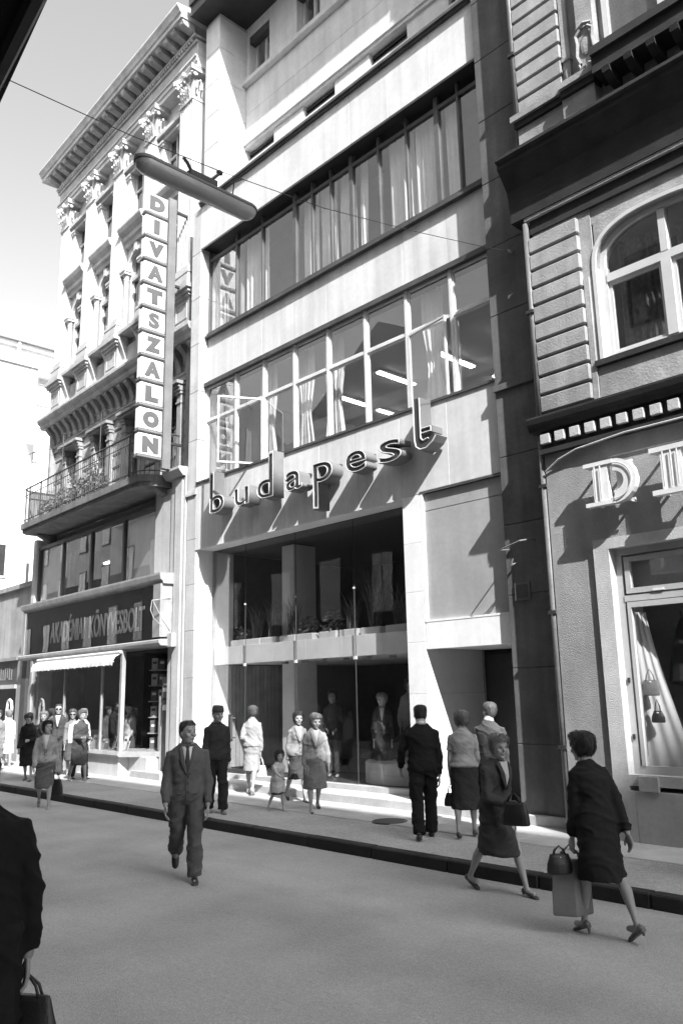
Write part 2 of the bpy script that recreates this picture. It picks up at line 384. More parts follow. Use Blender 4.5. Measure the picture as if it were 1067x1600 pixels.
for i, (a, b) in enumerate(wv):
    window(ST, a, b, 18.2, 19.65, YU+.22, 2, 1, 0.06, 0.08, m_wframe, g_win)
    part('room', m_roomd, ST, (a, b, YU+.9, YU+1.0, 18.1, 19.7))
    if i < 2: curtain(ST, a+.05, a+.35, 18.25, 19.6, YU+.5, m_curtd, .03, .1, 40+i)
    part('blind_box', m_sill, ST, (a+.01, b-.01, YU+.02, YU+.2, 19.42, 19.64))
part('roof', m_sill, ST, (-16.3, XR+.2, 10.15, 13.4, 20.3, 20.5))
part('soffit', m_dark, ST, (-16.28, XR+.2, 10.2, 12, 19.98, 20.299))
part('back_wall', m_room, ST, (-16.2, -6.45, 18.52, 18.7, 0.1, 20.3))
part('side_wall', m_room, ST, (-16.2, -16.0, 12.41, 18.5, 0.1, 20.3), (-6.6, -6.45, 12.51, 18.5, 0.1, 20.3))
# --- ground floor: pillars, steps, beam, board over the door
part('step', m_conc, ST, (-15.87, -6.42, 10.22, 10.9, 0.11, 0.27), c=.012)
pm = part('pillar', m_white, ST, (-9.39, -9.03, 10.42, 11.5, 0.25, 0.3))
stack(pm, 'stone_slab', m_white, -9.41, -9.01, 10.402, 11.92, 0.272, 5.298, 0.84, gap=.004, c=.003)
pw = part('reveal', m_white, ST, (-15.86, -15.845, 10.41, 10.86, 0.28, 0.4))
for k in range(6): part('stone_slab', m_white, pw, (-15.868, -15.83, 10.41, 10.862, 0.272+k*.838, 0.272+(k+1)*.838-.004), c=.003)
part('soffit', m_white, ST, (-15.86, -9.42, 10.46, 10.86, 5.28, 5.316))
bm_ = part('lintel', m_white, ST, (-9.0, XR-.02, 10.43, 11.9, 2.68, 3.09))
for k in range(3): part('stone_slab', m_white, bm_, (-9.0+k*.577, -9.004+(k+1)*.577, 10.41, 10.45, 2.665, 3.105), c=.003)
bo = part('panel_board', M('grey_painted_board', 0.33, 0.55, 0.1, 1.5, streak=0.08), ST, (-8.95, XR-.06, 10.45, 10.55, 3.14, 4.98), (-8.95, XR-.06, 10.455, 10.55, 4.995, 5.28))
part('panel_frame', m_white, bo, (-9.0, -8.95, 10.4, 10.56, 3.107, 5.30), (-8.95, XR-.01, 10.405, 10.56, 3.107, 3.14))
part('panel_trim', m_sill, bo, (-9.0, XR-.01, 10.39, 10.5, 5.302, 5.33), (XR-.058, XR-.012, 10.42, 10.55, 3.141, 5.3))
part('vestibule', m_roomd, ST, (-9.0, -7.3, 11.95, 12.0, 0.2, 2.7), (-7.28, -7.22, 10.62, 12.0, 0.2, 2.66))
part('vestibule_wall', M('vestibule_stone', 0.3, 0.7, 0.08, 2), ST, (-9.008, -8.99, 11.925, 11.945, 0.2, 2.66))
dv = part('door', m_dark, ST, (-8.9, -7.5, 11.90, 11.94, 0.28, 2.6)); part('handle', m_wframe, dv, (-8.2, -8.17, 11.84, 11.9, 0.95, 1.35))
# --- glass front
part('plinth', m_conc, ST, (-15.83, -9.42, 10.78, 10.95, 0.272, 0.36))
jx = [-15.83, -14.57, -12.86, -11.14, -9.42]
for a, b in zip(jx, jx[1:]): part('pane', g_shop, ST, (a+.003, b-.003, YG-.004, YG+.004, 0.362, 5.279))
for x in jx[1:-1]:
    part('glass_joint', M('joint_strip', 0.06, 0.4, 0), ST, (x-.0025, x+.0025, YG-.01, YG+.01, 0.37, 5.27))
    part('glass_clip', m_wframe, ST, (x-.035, x+.035, YG-.03, YG-.006, 2.6, 2.66))
    part('glass_clip', m_wframe, ST, (x-.018, x+.018, YG-.025, YG-.006, 3.92, 3.955))
sl = part('mezzanine_slab', m_white, ST, (-15.82, -9.42, 10.96, 15.5, 2.68, 3.03))
for k in range(6): part('stone_slab', m_white, sl, (-15.82+k*1.066, -15.824+(k+1)*1.066, 10.92, 10.958, 2.66, 3.05), c=.003)
m_spot = M('spotlight_rim', 0.35, 0.4, 0.1)
for k in range(7): MB().lathe([(0.0, 0), (.06, 0), (.075, -.05), (.06, -.05), (.05, -.01), (0, -.01)], (-13.6+k*.62, 11.2, 2.66), 12).build('spotlight', m_spot, ST)
part('column', M('column_plaster', 0.66, 0.8, 0.08, 2), ST, (-14.2, -13.79, 11.6, 12.25, 0.36, 2.679), (-14.2, -13.79, 11.6, 12.25, 3.031, 5.25), c=.006)
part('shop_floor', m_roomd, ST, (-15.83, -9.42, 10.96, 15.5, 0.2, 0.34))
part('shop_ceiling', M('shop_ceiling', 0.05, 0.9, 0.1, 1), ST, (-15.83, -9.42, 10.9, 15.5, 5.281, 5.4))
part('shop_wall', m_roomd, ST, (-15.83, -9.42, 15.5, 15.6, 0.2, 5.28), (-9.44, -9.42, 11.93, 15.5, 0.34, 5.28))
lw = part('shop_side_wall', m_white, ST, (-15.868, -15.83, 10.97, 11.42, 0.36, 2.66), (-15.868, -15.83, 10.97, 11.45, 3.06, 5.27)); part('shop_side_wall', m_roomd, ST, (-15.868, -15.83, 11.46, 15.4, 3.06, 5.27))
tm = M('slatted_wood', 0.4, 0.6, 0.15, 4, rnd=0.12)
for k in range(22): part('slat', tm, lw, (-15.868, -15.815, 11.43+k*.115, 11.43+k*.115+.103, 0.40, 2.655), c=.004)
# glass door with handles at the left end of the shop front
dr = part('door_rail', m_dark, ST, (-15.80, -14.6, YG-.03, YG+.03, 0.365, 0.45))
part('handle', m_sill, dr, (-14.95, -14.92, YG-.11, YG-.085, 1.05, 1.55), (-14.97, -14.90, YG-.084, YG-.006, 1.08, 1.11), (-14.97, -14.90, YG-.084, YG-.006, 1.49, 1.52))
part('lock_plate', m_dark, dr, (-15.12, -15.0, YG-.04, YG-.006, 1.02, 1.58))
# front steel head over the opening
part('lintel_edge', m_wframe, ST, (XL, -9.42, 10.39, 10.44, 5.27, 5.298))
# ================================================================ houses on the photographer's side of the street (they shade the road and stand in the reflections)
m_opp = M('opposite_plaster', 0.5, 0.85, 0.15, 0.8, 0.1, 30, streak=0.15)
m_obase = M('opposite_dark_base', 0.07, 0.85, 0.2, 0.8)
m_obright = M('opposite_blind', 0.5, 0.8, 0.1)
m_oroof = M('opposite_roof', 0.12, 0.8, 0.2, 2)
def opp(label, x0, x1, h, nb, ns, roof=None, y=-1.7):
    t = thing('street_house', label, 'house', ((x0+x1)/2, y, 0), world=True, group='houses behind the photographer')
    part('wall', m_opp, t, (x0+.01, x1-.01, y-9, y, 9.6, h)); part('ground_floor', m_obase, t, (x0+.01, x1-.01, y-9, y, 0, 9.59))
    part('cornice', m_opp, t, (x0+.01, x1-.01, y+.002, y+.35, h-.5, h))
    if roof: MB().prism([(x0, h), (x1, h)]+roof, 'y', y-8.5, y-.2).build('roof', m_oroof, t)
    w = (x1-x0)/nb; hh = (h-5.5)/ns
    for j in range(ns):
        for i in range(nb):
            xa = x0+(i+.5)*w
            f = part('window', (m_obright if (i*7+j*3) % 5 == 0 else m_obase), t, (xa-.62, xa+.62, y+.002, y+.06, 5+j*hh, 5+j*hh+hh*.62))
            part('pane', g_win, f, (xa-.55, xa-.03, y+.062, y+.07, 5.08+j*hh, 4.92+j*hh+hh*.62), (xa+.03, xa+.55, y+.062, y+.07, 5.08+j*hh, 4.92+j*hh+hh*.62))
    return t
opp('tall grey house behind the photographer with flat cornice', -11.5, 7.5, 24.2, 6, 5)
opp('tallest grey house across the street with gabled end', 7.5, 42, 25.9, 9, 5, [(42, 47), (22.0, 26.3), (21.8, 26.0)])
opp('lower grey house farther along the photographer side', -27, -11.5, 13.6, 5, 2, [(-12, 13.8), (-14, 16.6), (-19, 15.6), (-22, 17.2), (-26.5, 14.2)])
opp('low grey corner house far along the photographer side', -48, -27, 13.0, 6, 2, [(-28, 13.1), (-31, 16.2), (-41, 16.6), (-46, 13.4)])
opp('grey gabled house at the far end of the photographer side', -85, -48, 15.5, 10, 3, [(-49, 15.6), (-55, 19), (-78, 19), (-84, 15.6)])
# ================================================================ old ornate house on the left, bookshop at street level
LA = -R(2.1)
LH = thing('ornate_town_house', 'old pale town house with tall fluted pilasters, heavy cornice and iron balcony above bookshop', 'house', (-16.4, 10.4, 0), LA)
m_lst = M('house_stone', 0.5, 0.8, 0.1, 2.0, 0.12, 40, streak=0.16, rnd=0.04)
m_lgr = M('weathered_house_stone', 0.3, 0.85, 0.22, 2.5, 0.25, 40, streak=0.2, rnd=0.06)
m_lcor = M('cornice_stone', 0.42, 0.85, 0.2, 2.0, 0.15, 40, streak=0.15)
m_rust = M('rusticated_stone', 0.42, 0.9, 0.3, 6, 1.0, 28, rnd=0.08)
XE = -9.35
# carcass behind the dressed front
part('wall', m_lst, LH, (XE, -.1, .52, 9, 11.0, 19.2))
part('lower_wall', m_lgr, LH, (XE, 0.12, 4.6, 9, 0.1, 10.98), (-.55, .12, 0.3, 4.59, 0.1, 10.98), (XE, -9.2, .3, 4.59, 0.1, 10.98), (-9.19, -.56, .6, 4.59, 7.0, 7.3))
# --- first floor: rusticated piers between balcony doors
dx = [-8.05, -6.0, -4.0, -2.0]
doors = [(-8.05, -7.25), (-5.95, -5.15), (-3.95, -3.15), (-1.9, -1.1)]
edges = [XE]+[a for d in doors for a in d]+[0.1]
for a, b in zip(edges[0::2], edges[1::2]):
    pb = part('pier', m_lgr, LH, (a+.02, b-.02, .56, .9, 7.3, 10.0))
    z = 7.36
    for k in range(7):
        part('rusticated_stone', m_rust, pb, (a+.01, b-.01, .47+random.uniform(-.01, .01), .75, z, z+.33), c=.03); z += .38
    # small pilaster strips with caps beside the doors
for a, b in doors:
    for x in (a-.22, b+.02):
        m = MB(); m.box(x, x+.2, .36, .6, 7.3, 9.6); m.box(x-.03, x+.23, .32, .6, 9.6, 9.68); m.box(x-.05, x+.25, .29, .6, 9.68, 9.76); m.box(x-.02, x+.22, .33, .6, 9.35, 9.40); m.box(x-.03, x+.23, .33, .6, 7.3, 7.5)
        m.build('door_pilaster', m_lgr, LH)
    part('door_hood', m_lgr, LH, (a-.26, b+.26, .25, .6, 9.765, 9.84), (a-.3, b+.3, .18, .6, 9.842, 9.93))
    f = window(LH, a, b, 7.3, 9.76, .62, 2, 3, .07, .08, M('brown_door_frame', 0.12, 0.5, 0.15), g_old, name='balcony_door')
    part('door_recess', m_roomd, LH, (a, b, 1.3, 1.35, 7.3, 9.8))
# --- frieze with brackets and the long string cornice
part('architrave', m_lgr, LH, (XE-.05, .1, .40, .8, 9.94, 10.10), (XE-.08, .1, .36, .8, 10.102, 10.16))
part('frieze', m_lgr, LH, (XE, .1, .45, .8, 10.162, 10.80))
bk = MB().prism([(.45, 10.20), (.38, 10.20), (.36, 10.35), (.28, 10.55), (.14, 10.70), (.14, 10.80), (.45, 10.80)], 'x', -.09, .09).mesh('bracket', m_lgr)
for k in range(22): link('bracket', bk, LH, (XE+.12+k*.43, 0, 0))
ro = MB().lathe([(0, -.05), (.05, -.045), (.07, -.02), (.11, -.03), (.12, 0)], (0, .45, 10.48), 10, 'y').mesh('rosette', m_lgr, True)
for k in range(21): link('rosette', ro, LH, (XE+.335+k*.43, 0, 0))
prof = [(.8, 10.802), (.10, 10.802), (.06, 10.86), (.06, 10.92), (-.02, 10.98), (-.06, 11.06), (-.06, 11.13), (.1, 11.17), (.8, 11.17)]
MB().prism(prof, 'x', XE-.28, 0.1).build('string_cornice', m_lcor, LH)
# --- giant pilasters on pedestals
PC = [-8.66, -6.63, -4.62, -2.60, -.58]
PW = .33
def pilaster_mesh():
    m = MB(); x0 = -PW; x1 = PW; n = 7
    pr = [(x0, .55), (x0, .15)]
    w = (x1-x0-.06)/n
    for i in range(n):                                   # flutes
        a = x0+.03+i*w
        pr += [(a+.012, .15), (a+w*.35, .178), (a+w*.65, .178), (a+w-.012, .15)]
    pr += [(x1, .15), (x1, .55)]
    m.prism(pr, 'z', 12.9, 17.85); return m
pm_ = pilaster_mesh().mesh('pilaster', m_lst)
bs = MB().box(-.42, .42, .05, .55, 12.42, 12.56).box(-.39, .39, .08, .55, 12.561, 12.66).box(-.41, .41, .065, .55, 12.661, 12.74).box(-.36, .36, .11, .55, 12.741, 12.899).mesh('pilaster_base', m_lst)
def pedestal_mesh():
    m = MB(); m.box(-.44, .44, .1, .55, 11.17, 11.3); m.box(-.40, .40, .14, .55, 11.3, 12.0)
    m.box(-.24, .24, .125, .14, 11.42, 11.46); m.box(-.24, .24, .125, .14, 11.86, 11.90); m.box(-.28, -.24, .125, .14, 11.42, 11.9); m.box(.24, .28, .125, .14, 11.42, 11.9)
    m.box(-.45, .45, .08, .55, 12.0, 12.07); m.box(-.50, .50, .02, .55, 12.071, 12.16); m.box(-.55, .55, -.04, .55, 12.161, 12.27); m.box(-.48, .48, .0, .55, 12.271, 12.34); m.box(-.44, .44, .03, .55, 12.341, 12.419)
    return m
pdm = pedestal_mesh().mesh('pedestal', m_lcor)
def capital_mesh():
    m = MB(); rnd = random.Random(3)
    m.prism([(-.30, 17.86), (.30, 17.86), (.34, 18.5), (-.34, 18.5)], 'y', .16, .55)
    m.box(-.35, .35, .12, .55, 17.85, 17.92)
    def leaf(cx, cy, z0, h, out, dirx, diry, w):
        pts = []; N = 5
        for j in range(N+1):
            t = j/N; o_ = out*(t**2.2); zz_ = z0+h*(t if t < .8 else .8+.2*math.sin((t-.8)/.2*1.2)-.25*(t-.8)/.2*.3)
            pts.append((cx+dirx*o_, cy+diry*o_, zz_, w*(1-.55*t)*(1 if j < N else .3)))
        vs = []; sx, sy = -diry, dirx
        for (x, y, z, ww) in pts:
            vs += [(x-sx*ww, y-sy*ww, z), (x+dirx*.03, y+diry*.03, z+.01), (x+sx*ww, y+sy*ww, z)]
        fs = []
        for j in range(N): fs += [(j*3, j*3+1, j*3+4, j*3+3), (j*3+1, j*3+2, j*3+5, j*3+4)]
        m.add(vs, fs)
        tip = pts[-1]; m.ell((tip[0]+dirx*.01, tip[1]+diry*.01, tip[2]-.03), (.035, .035, .045), 6, 4)
    for row, (z0, h, out) in enumerate(((17.92, .28, .13), (18.02, .40, .17))):
        n = 4 if row == 0 else 3
        for i in range(n):
            x = -.26+.52*(i+.5)/n
            leaf(x, .15, z0, h, out, 0, -1, .075)
        for s in (-1, 1):
            for y in ((.2, .36) if row == 0 else (.28,)): leaf(s*.31, y, z0, h, out, s, 0, .075)
    for s in (-1, 1):                                     # corner volutes
        for (yy, dy) in ((.1, 0),):
            q = [(s*(.36+.07*math.cos(a)*r_), .06, 18.56+.07*math.sin(a)*r_) for a, r_ in [(k*.7, 1-k*.085) for k in range(11)]]
            m.tube(q, .035, 6)
            m.tube([(s*.1, .14, 18.2), (s*.2, .12, 18.42), (s*.33, .07, 18.60)], .03, 6)
        q = [(s*.42, .16+.06*math.cos(a)*r_, 18.56+.06*math.sin(a)*r_) for a, r_ in [(k*.7, 1-k*.085) for k in range(11)]]
        m.tube(q, .03, 6)
    ab = [(-.48, .0), (-.25, .09), (0, .11), (.25, .09), (.48, .0), (.46, .55), (-.46, .55)]
    m.prism(ab, 'z', 18.66, 18.76); m.prism([(x*1.03, y-.01) for x, y in ab], 'z', 18.761, 18.80)
    m.ell((0, .05, 18.72), (.08, .07, .1), 8, 6)
    return m
cpm = capital_mesh().mesh('capital', m_lst)
for x in PC:
    o = link('pilaster', pm_, LH, (x, 0, 0)); link('base', bs, o); link('capital', cpm, o); link('pedestal', pdm, o)
# --- window bays between the pilasters (two upper storeys)
win_mid = [(a+b)/2 for a, b in zip(PC, PC[1:])]
m_lwin = M('pale_window_frame', 0.5, 0.5, 0.1)
for cx in win_mid:
    # arched second floor window
    hw = .42; zs, zp = 12.5, 14.45
    n = 10; arch = [(cx+hw*math.cos(math.pi*k/n), zp+hw*math.sin(math.pi*k/n)) for k in range(n+1)]
    face = MB()
    L = cx-.70; Rr = cx+.70
    face.box(L, cx-hw, .40, .519, 12.4, zp); face.box(cx+hw, Rr, .40, .519, 12.4, zp)
    top = [(cx+hw, zp)]+arch[1:-1]+[(cx-hw, zp)]
    # spandrel around the arch as quads
    for k in range(n):
        (xa, za), (xb, zb) = arch[k], arch[k+1]
        face.add([(xa, .40, za), (xb, .40, zb), (xb, .40, 15.2), (xa, .40, 15.2), (xa, .519, za), (xb, .519, zb), (xb, .519, 15.2), (xa, .519, 15.2)], [(0,1,2,3), (4,7,6,5), (0,4,5,1), (2,6,7,3)])
    face.box(L, cx-hw, .40, .519, zp, 15.2); face.box(cx+hw, Rr, .40, .519, zp, 15.2)
    face.build('window_surround', m_lst, LH)
    am = MB(); ring = []
    for r0, y0 in ((.46, .34), (.58, .34)): ring.append([(cx+r0*math.cos(math.pi*k/14), zp+r0*math.sin(math.pi*k/14)) for k in range(15)])
    for k in range(14):
        a_, b_ = ring[0][k], ring[0][k+1]; c_, d_ = ring[1][k+1], ring[1][k]
        am.prism([a_, b_, c_, d_], 'y', .33, .41)
    am.box(cx-.08, cx+.08, .28, .41, zp+.42, zp+.68)
    am.build('arch_moulding', m_lst, LH)
    for s in (-1, 1):                                     # little columns carrying the arch
        xx_ = cx+s*.53
        cm = MB().lathe([(.0, 12.5), (.10, 12.5), (.10, 12.6), (.075, 12.66), (.075, 13.1), (.08, 13.11), (.08, 13.14), (.075, 13.15), (.072, 14.05), (.09, 14.1), (.08, 14.14), (.12, 14.25), (.0, 14.25)], (xx_, .31, 0), 10)
        cm.box(xx_-.14, xx_+.14, .17, .42, 14.25, 14.33); cm.box(xx_-.16, xx_+.16, .15, .42, 14.331, 14.40); cm.box(xx_-.13, xx_+.13, .18, .42, 12.42, 12.5)
        cm.build('column', m_lst, LH)
    part('impost', m_lcor, LH, (cx-hw, cx+hw, .42, .60, 14.05, 14.17))
    # a leaf of frame and glass in the opening
    part('window', m_lwin, LH, (cx-hw, cx-hw+.06, .46, .51, 12.5, 14.05), (cx+hw-.06, cx+hw, .46, .51, 12.5, 14.05), (cx-.03, cx+.03, .46, .51, 12.5, 14.05))
    wdw = LH.children[-1]
    part('pane', M('window_dark', 0.04, 0.12, 0.2, spec=0.7), wdw, (cx-hw+.06, cx+hw-.06, .514, .518, 12.5, 15.0))
    part('sill', m_lcor, LH, (cx-.68, cx+.68, .2, .519, 12.40, 12.495))
    part('parapet_panel', m_lcor, LH, (cx-.72, cx+.72, .36, .519, 11.18, 12.0))
    for s in (-1, 1):                                     # scroll consoles under the sill
        xx_ = cx+s*.5; MB().prism([(.36, 11.3), (.30, 11.35), (.31, 11.6), (.2, 11.9), (.1, 12.1), (.1, 12.28), (.36, 12.28)], 'x', xx_-.08, xx_+.08).build('console', m_lst, LH)
    part('sill_apron', m_lcor, LH, (cx-.72, cx+.72, .08, .52, 12.282, 12.39))
    # entablature and third floor window
    pr2 = [(.52, 15.2), (.30, 15.2), (.28, 15.32), (.2, 15.36), (.2, 15.5), (.08, 15.6), (.03, 15.72), (.03, 15.78), (.52, 15.82)]
    MB().prism(pr2, 'x', cx-.72, cx+.72).build('window_entablature', m_lcor, LH)
    for s in (-1, 1):
        xx_ = cx+s*.54
        m = MB().box(xx_-.1, xx_+.1, .28, .519, 15.82, 17.6); m.box(xx_-.13, xx_+.13, .24, .519, 17.45, 17.53); m.box(xx_-.15, xx_+.15, .21, .519, 17.531, 17.6); m.box(xx_-.12, xx_+.12, .25, .519, 15.82, 15.98)
        m.build('window_pilaster', m_lst, LH)
    part('window_head', m_lcor, LH, (cx-.72, cx+.72, .26, .519, 17.6, 17.72), (cx-.72, cx+.72, .16, .519, 17.721, 17.84))
    w3_ = part('window', m_lwin, LH, (cx-.44, cx-.38, .46, .51, 15.82, 17.6), (cx+.38, cx+.44, .46, .51, 15.82, 17.6), (cx-.03, cx+.03, .46, .51, 15.82, 17.6), (cx-.38, cx+.38, .462, .508, 17.0, 17.06))
    part('pane', MATS['window_dark'], w3_, (cx-.38, cx+.38, .514, .518, 15.82, 17.6))
    gl_ = MB()                                            # garland at the window foot
    for k in range(9):
        u = k/8; gl_.ell((cx-.4+.8*u, .22, 15.95-.10*math.sin(math.pi*u)), (.06, .05, .06), 6, 4)
    gl_.build('garland', m_lst, LH)
# --- great cornice
part('architrave', m_lst, LH, (XE-.02, -.08, .18, .6, 18.802, 18.95), (XE-.05, -.08, .14, .6, 18.952, 19.08), (XE-.08, -.08, .10, .6, 19.082, 19.14))
part('frieze', m_lcor, LH, (XE, -.08, .18, .6, 19.142, 19.55))
part('bed_moulding', m_lcor, LH, (XE-.06, -.08, .12, .6, 19.552, 19.62), (XE-.1, -.08, .06, .6, 19.71, 19.78))
dn = MB().box(-.035, .035, .07, .2, 19.622, 19.708).mesh('dentil', m_lcor)
for k in range(72): link('dentil', dn, LH, (XE+.0+k*.128, 0, 0))
md = MB().prism([(.1, 19.80), (-.25, 19.90), (-.31, 19.98), (-.31, 20.05), (.1, 20.05)], 'x', -.11, .11).ell((0, -.25, 19.95), (.1, .07, .07), 8, 6).mesh('modillion', m_lgr)
for k in range(22): link('modillion', md, LH, (XE+.1+k*.43, 0, 0))
pr = [(.6, 20.052), (-.36, 20.052), (-.36, 20.18), (-.40, 20.20), (-.44, 20.28), (-.50, 20.36), (-.50, 20.42), (.6, 20.55)]
MB().prism(pr, 'x', XE-.42, -.08).build('cornice', m_lcor, LH)
part('roof', m_sill, LH, (XE-.2, -.08, .2, 9, 20.56, 20.7))
# --- balcony
m_slab = M('balcony_stone', 0.16, 0.85, 0.25, 2, 0.2, 40, streak=0.2)
ol = [(-8.75, .35), (-8.75, -.55), (-8.55, -.75), (-1.35, -.75), (-1.05, -.70), (-.82, -.52), (-.72, -.25), (-.72, .35)]
bs_ = MB().prism(ol, 'z', 7.13, 7.30).build('balcony_slab', m_slab, LH)
MB().prism([(x*1.0, y+(.06 if y < 0 else 0)) for x, y in ol], 'z', 7.02, 7.129).build('slab_moulding', m_slab, bs_)
m_iron = M('wrought_iron', 0.06, 0.5, 0.2)
rl = [(-8.68, .3), (-8.68, -.52), (-8.52, -.68), (-1.36, -.68), (-1.10, -.63), (-.89, -.48), (-.80, -.25), (-.80, .3)]
rm = MB()
for z, r_ in ((8.42, .022), (8.20, .012), (7.42, .014)): rm.tube([(x, y, z) for x, y in rl], r_, 6)
rg = rm.build('railing', m_iron, LH)
def along(pts, step):
    out = []; carry = 0
    for (a, b) in zip(pts, pts[1:]):
        a = Vector(a); b = Vector(b); L_ = (b-a).length; d = carry
        while d < L_: out.append(a+(b-a)*(d/L_)); d += step
        carry = d-L_
    return out
br = MB().tube([(0, 0, 7.30), (0, 0, 8.42)], .008, 5).mesh('baluster', m_iron)
for i, p in enumerate(along(rl, .125)): link('baluster', br, rg, (p.x, p.y, 0))
for i, p in enumerate(along(rl, 1.15)): MB().tube([(p.x, p.y, 7.3), (p.x, p.y, 8.45)], .018, 6).build('rail_post', m_iron, rg)
for x in (-8.3, -5.9, -3.4):                              # thin awning struts standing over the doors
    MB().tube([(x, -.62, 7.4), (x, -.62, 9.6)], .012, 5).tube([(x-.5, -.62, 9.62), (x+.3, -.62, 9.55)], .01, 5).tube([(x, -.62, 9.6), (x+.5, .4, 9.9)], .01, 5).build('awning_strut', m_iron, LH)
part('side_screen', M('wired_screen', 0.2, 0.6, 0.2), LH, (-8.72, -8.70, -.5, .3, 7.31, 8.4))
# soffit consoles under the balcony
cn = MB().prism([(.34, 6.45), (.26, 6.5), (.2, 6.75), (-.2, 6.95), (-.35, 7.01), (.34, 7.01)], 'x', -.12, .12).mesh('console', m_slab)
for x in (-8.4, -.98): link('console', cn, LH, (x, 0, 0))
# --- mezzanine shop windows under the balcony
m_mull = M('bronze_frame', 0.07, 0.45, 0.2)
mx = [-9.05, -7.23, -5.25, -3.25, -1.45]
f = part('window', m_mull, LH, *[(x-.04, x+.04, .08, .2, 4.9, 6.62) for x in mx], (-9.09, -1.41, .06, .22, 6.62, 6.72))
for a, b in zip(mx, mx[1:]): part('pane', g_win, f, (a+.04, b-.04, .13, .136, 4.9, 6.62))
m_blind = M('window_blind', 0.42, 0.85, 0.06, 2)
part('blind', m_blind, LH, (mx[0]+.05, mx[1]-.05, .24, .25, 4.9, 6.6)); part('blind', m_blind, LH, (mx[3]+.05, mx[4]-.05, .24, .25, 4.9, 6.6))
part('blind', M('grey_blind', .16, .8, .15, 3), LH, (mx[2]+.9, mx[3]-.05, .24, .25, 4.9, 6.6))
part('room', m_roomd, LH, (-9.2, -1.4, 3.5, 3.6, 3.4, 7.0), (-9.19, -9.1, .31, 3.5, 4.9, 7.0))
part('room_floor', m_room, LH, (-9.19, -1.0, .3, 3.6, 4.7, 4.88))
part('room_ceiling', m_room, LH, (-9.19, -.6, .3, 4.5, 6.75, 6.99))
q = part('ceiling_lamp', m_wframe, LH, (-6.9, -5.6, 1.2, 1.4, 6.05, 6.1)); part('lamp_tube', m_lamp, q, (-6.85, -5.65, 1.24, 1.29, 6.0, 6.045))
part('pilaster', m_pier, LH, (-1.40, -.56, .02, .5, 4.84, 6.98)); part('pilaster', m_pier, LH, (-.55, .1, -.02, .5, .13, 7.15)); part('pilaster', m_pier, LH, (-9.35, -9.1, .0, .3, .13, 6.98))
part('pilaster_strip', m_pier, LH, (-.30, .0, -.06, -.021, .13, 7.1))
MB().prism([(.5, 7.152), (-.1, 7.152), (-.16, 7.22), (-.22, 7.30), (-.22, 7.36), (.5, 7.4)], 'x', -.70, .1).build('pilaster_cap', m_pier, LH)
# --- bookshop front: fascia, sign glass, lower cornice
m_fasc = M('shopfront_wood', 0.3, 0.5, 0.15, 4, streak=0.1)
MB().prism([(.3, 4.58), (-.32, 4.58), (-.34, 4.64), (-.40, 4.68), (-.42, 4.78), (-.42, 4.83), (.3, 4.86)], 'x', -9.0, -.30).build('fascia_cornice', m_fasc, LH)
part('fascia_end', m_fasc, LH, (-.70, -.36, -.36, .25, 3.34, 4.579)); part('fascia_end', m_fasc, LH, (-8.95, -8.72, -.36, .25, 3.3, 4.579))
part('fascia_back', m_roomd, LH, (-8.71, -.71, -.28, .25, 3.3, 4.579))
MB().prism([(.3, 3.14), (-.36, 3.14), (-.42, 3.20), (-.42, 3.26), (-.36, 3.29), (.3, 3.29)], 'x', -9.05, -.28).build('fascia_moulding', m_fasc, LH)
# --- display window bay, plinth and door recess
m_plth = M('shop_plinth', 0.5, 0.7, 0.1, 2, 0.1, 40, streak=0.1)
part('plinth', m_plth, LH, (-8.0, -2.17, -.36, .5, 0.1, 0.60), (-2.16, -1.28, -.1, .5, 0.1, 0.60))
MB().prism([(.5, .602), (-.42, .602), (-.45, .64), (-.42, .72), (.5, .72)], 'x', -8.05, -2.05).build('window_sill', m_fasc, LH)
MB().prism([(-2.04, .602), (-2.04, -.42), (-1.98, -.45), (-1.2, -.02), (-1.2, .602)][:0] or [(-2.05, -.42), (-1.22, .18), (-1.22, .5), (-2.05, .5)], 'z', .60, .72).build('window_sill', m_fasc, LH)
dsp = part('display_frame', m_fasc, LH, (-2.22, -2.12, -.38, -.28, .722, 3.139), (-3.30, -3.24, -.36, -.30, .722, 3.139), (-8.05, -7.9, -.38, -.2, .722, 3.139), (-5.6, -5.55, -.36, -.3, .722, 3.139), (-7.9, -2.22, -.36, -.3, 3.04, 3.139))
for a, b in ((-7.9, -5.6), (-5.55, -3.3), (-3.24, -2.22)): part('pane', g_shop, dsp, (a, b, -.335, -.329, .722, 3.04))
m = MB().add([(-2.14, -.30, .722), (-1.28, .2, .722), (-1.28, .2, 3.1), (-2.14, -.30, 3.1), (-2.14, -.294, .722), (-1.28, .206, .722), (-1.28, .206, 3.1), (-2.14, -.294, 3.1)], [(0,1,2,3), (7,6,5,4), (0,4,5,1), (3,2,6,7)]); m.build('pane', g_shop, dsp)
part('display_post', m_fasc, LH, (-1.30, -1.2, .2, .3, .1, 2.0))
part('display_back', m_roomd, LH, (-8.0, -2.9, 1.3, 1.35, .6, 3.1), (-9.19, -.56, 4.5, 4.58, .1, 4.7), (-2.9, -2.85, .6, 4.5, .1, 3.1))
part('display_floor', m_room, LH, (-8.0, -2.2, -.29, 1.29, .55, .715)); 
part('shop_floor', m_roomd, LH, (-2.84, -.56, .3, 4.49, .11, .29)); part('shop_ceiling', m_roomd, LH, (-9.19, -.56, .31, 4.49, 3.1, 3.3))
part('doorstep', m_conc, LH, (-1.95, -.56, -.15, .8, .1, .29), c=.01)
part('door', m_dark, LH, (-1.15, -.58, .9, .95, .29, 2.9)); dd = LH.children[-1]; part('handle', m_wframe, dd, (-1.1, -1.07, .84, .9, 1.1, 1.4))
part('door_panel', M('marble_facing', 0.45, .5, .25, 5, streak=.1), LH, (-1.19, -1.16, .21, .9, .29, 2.0))
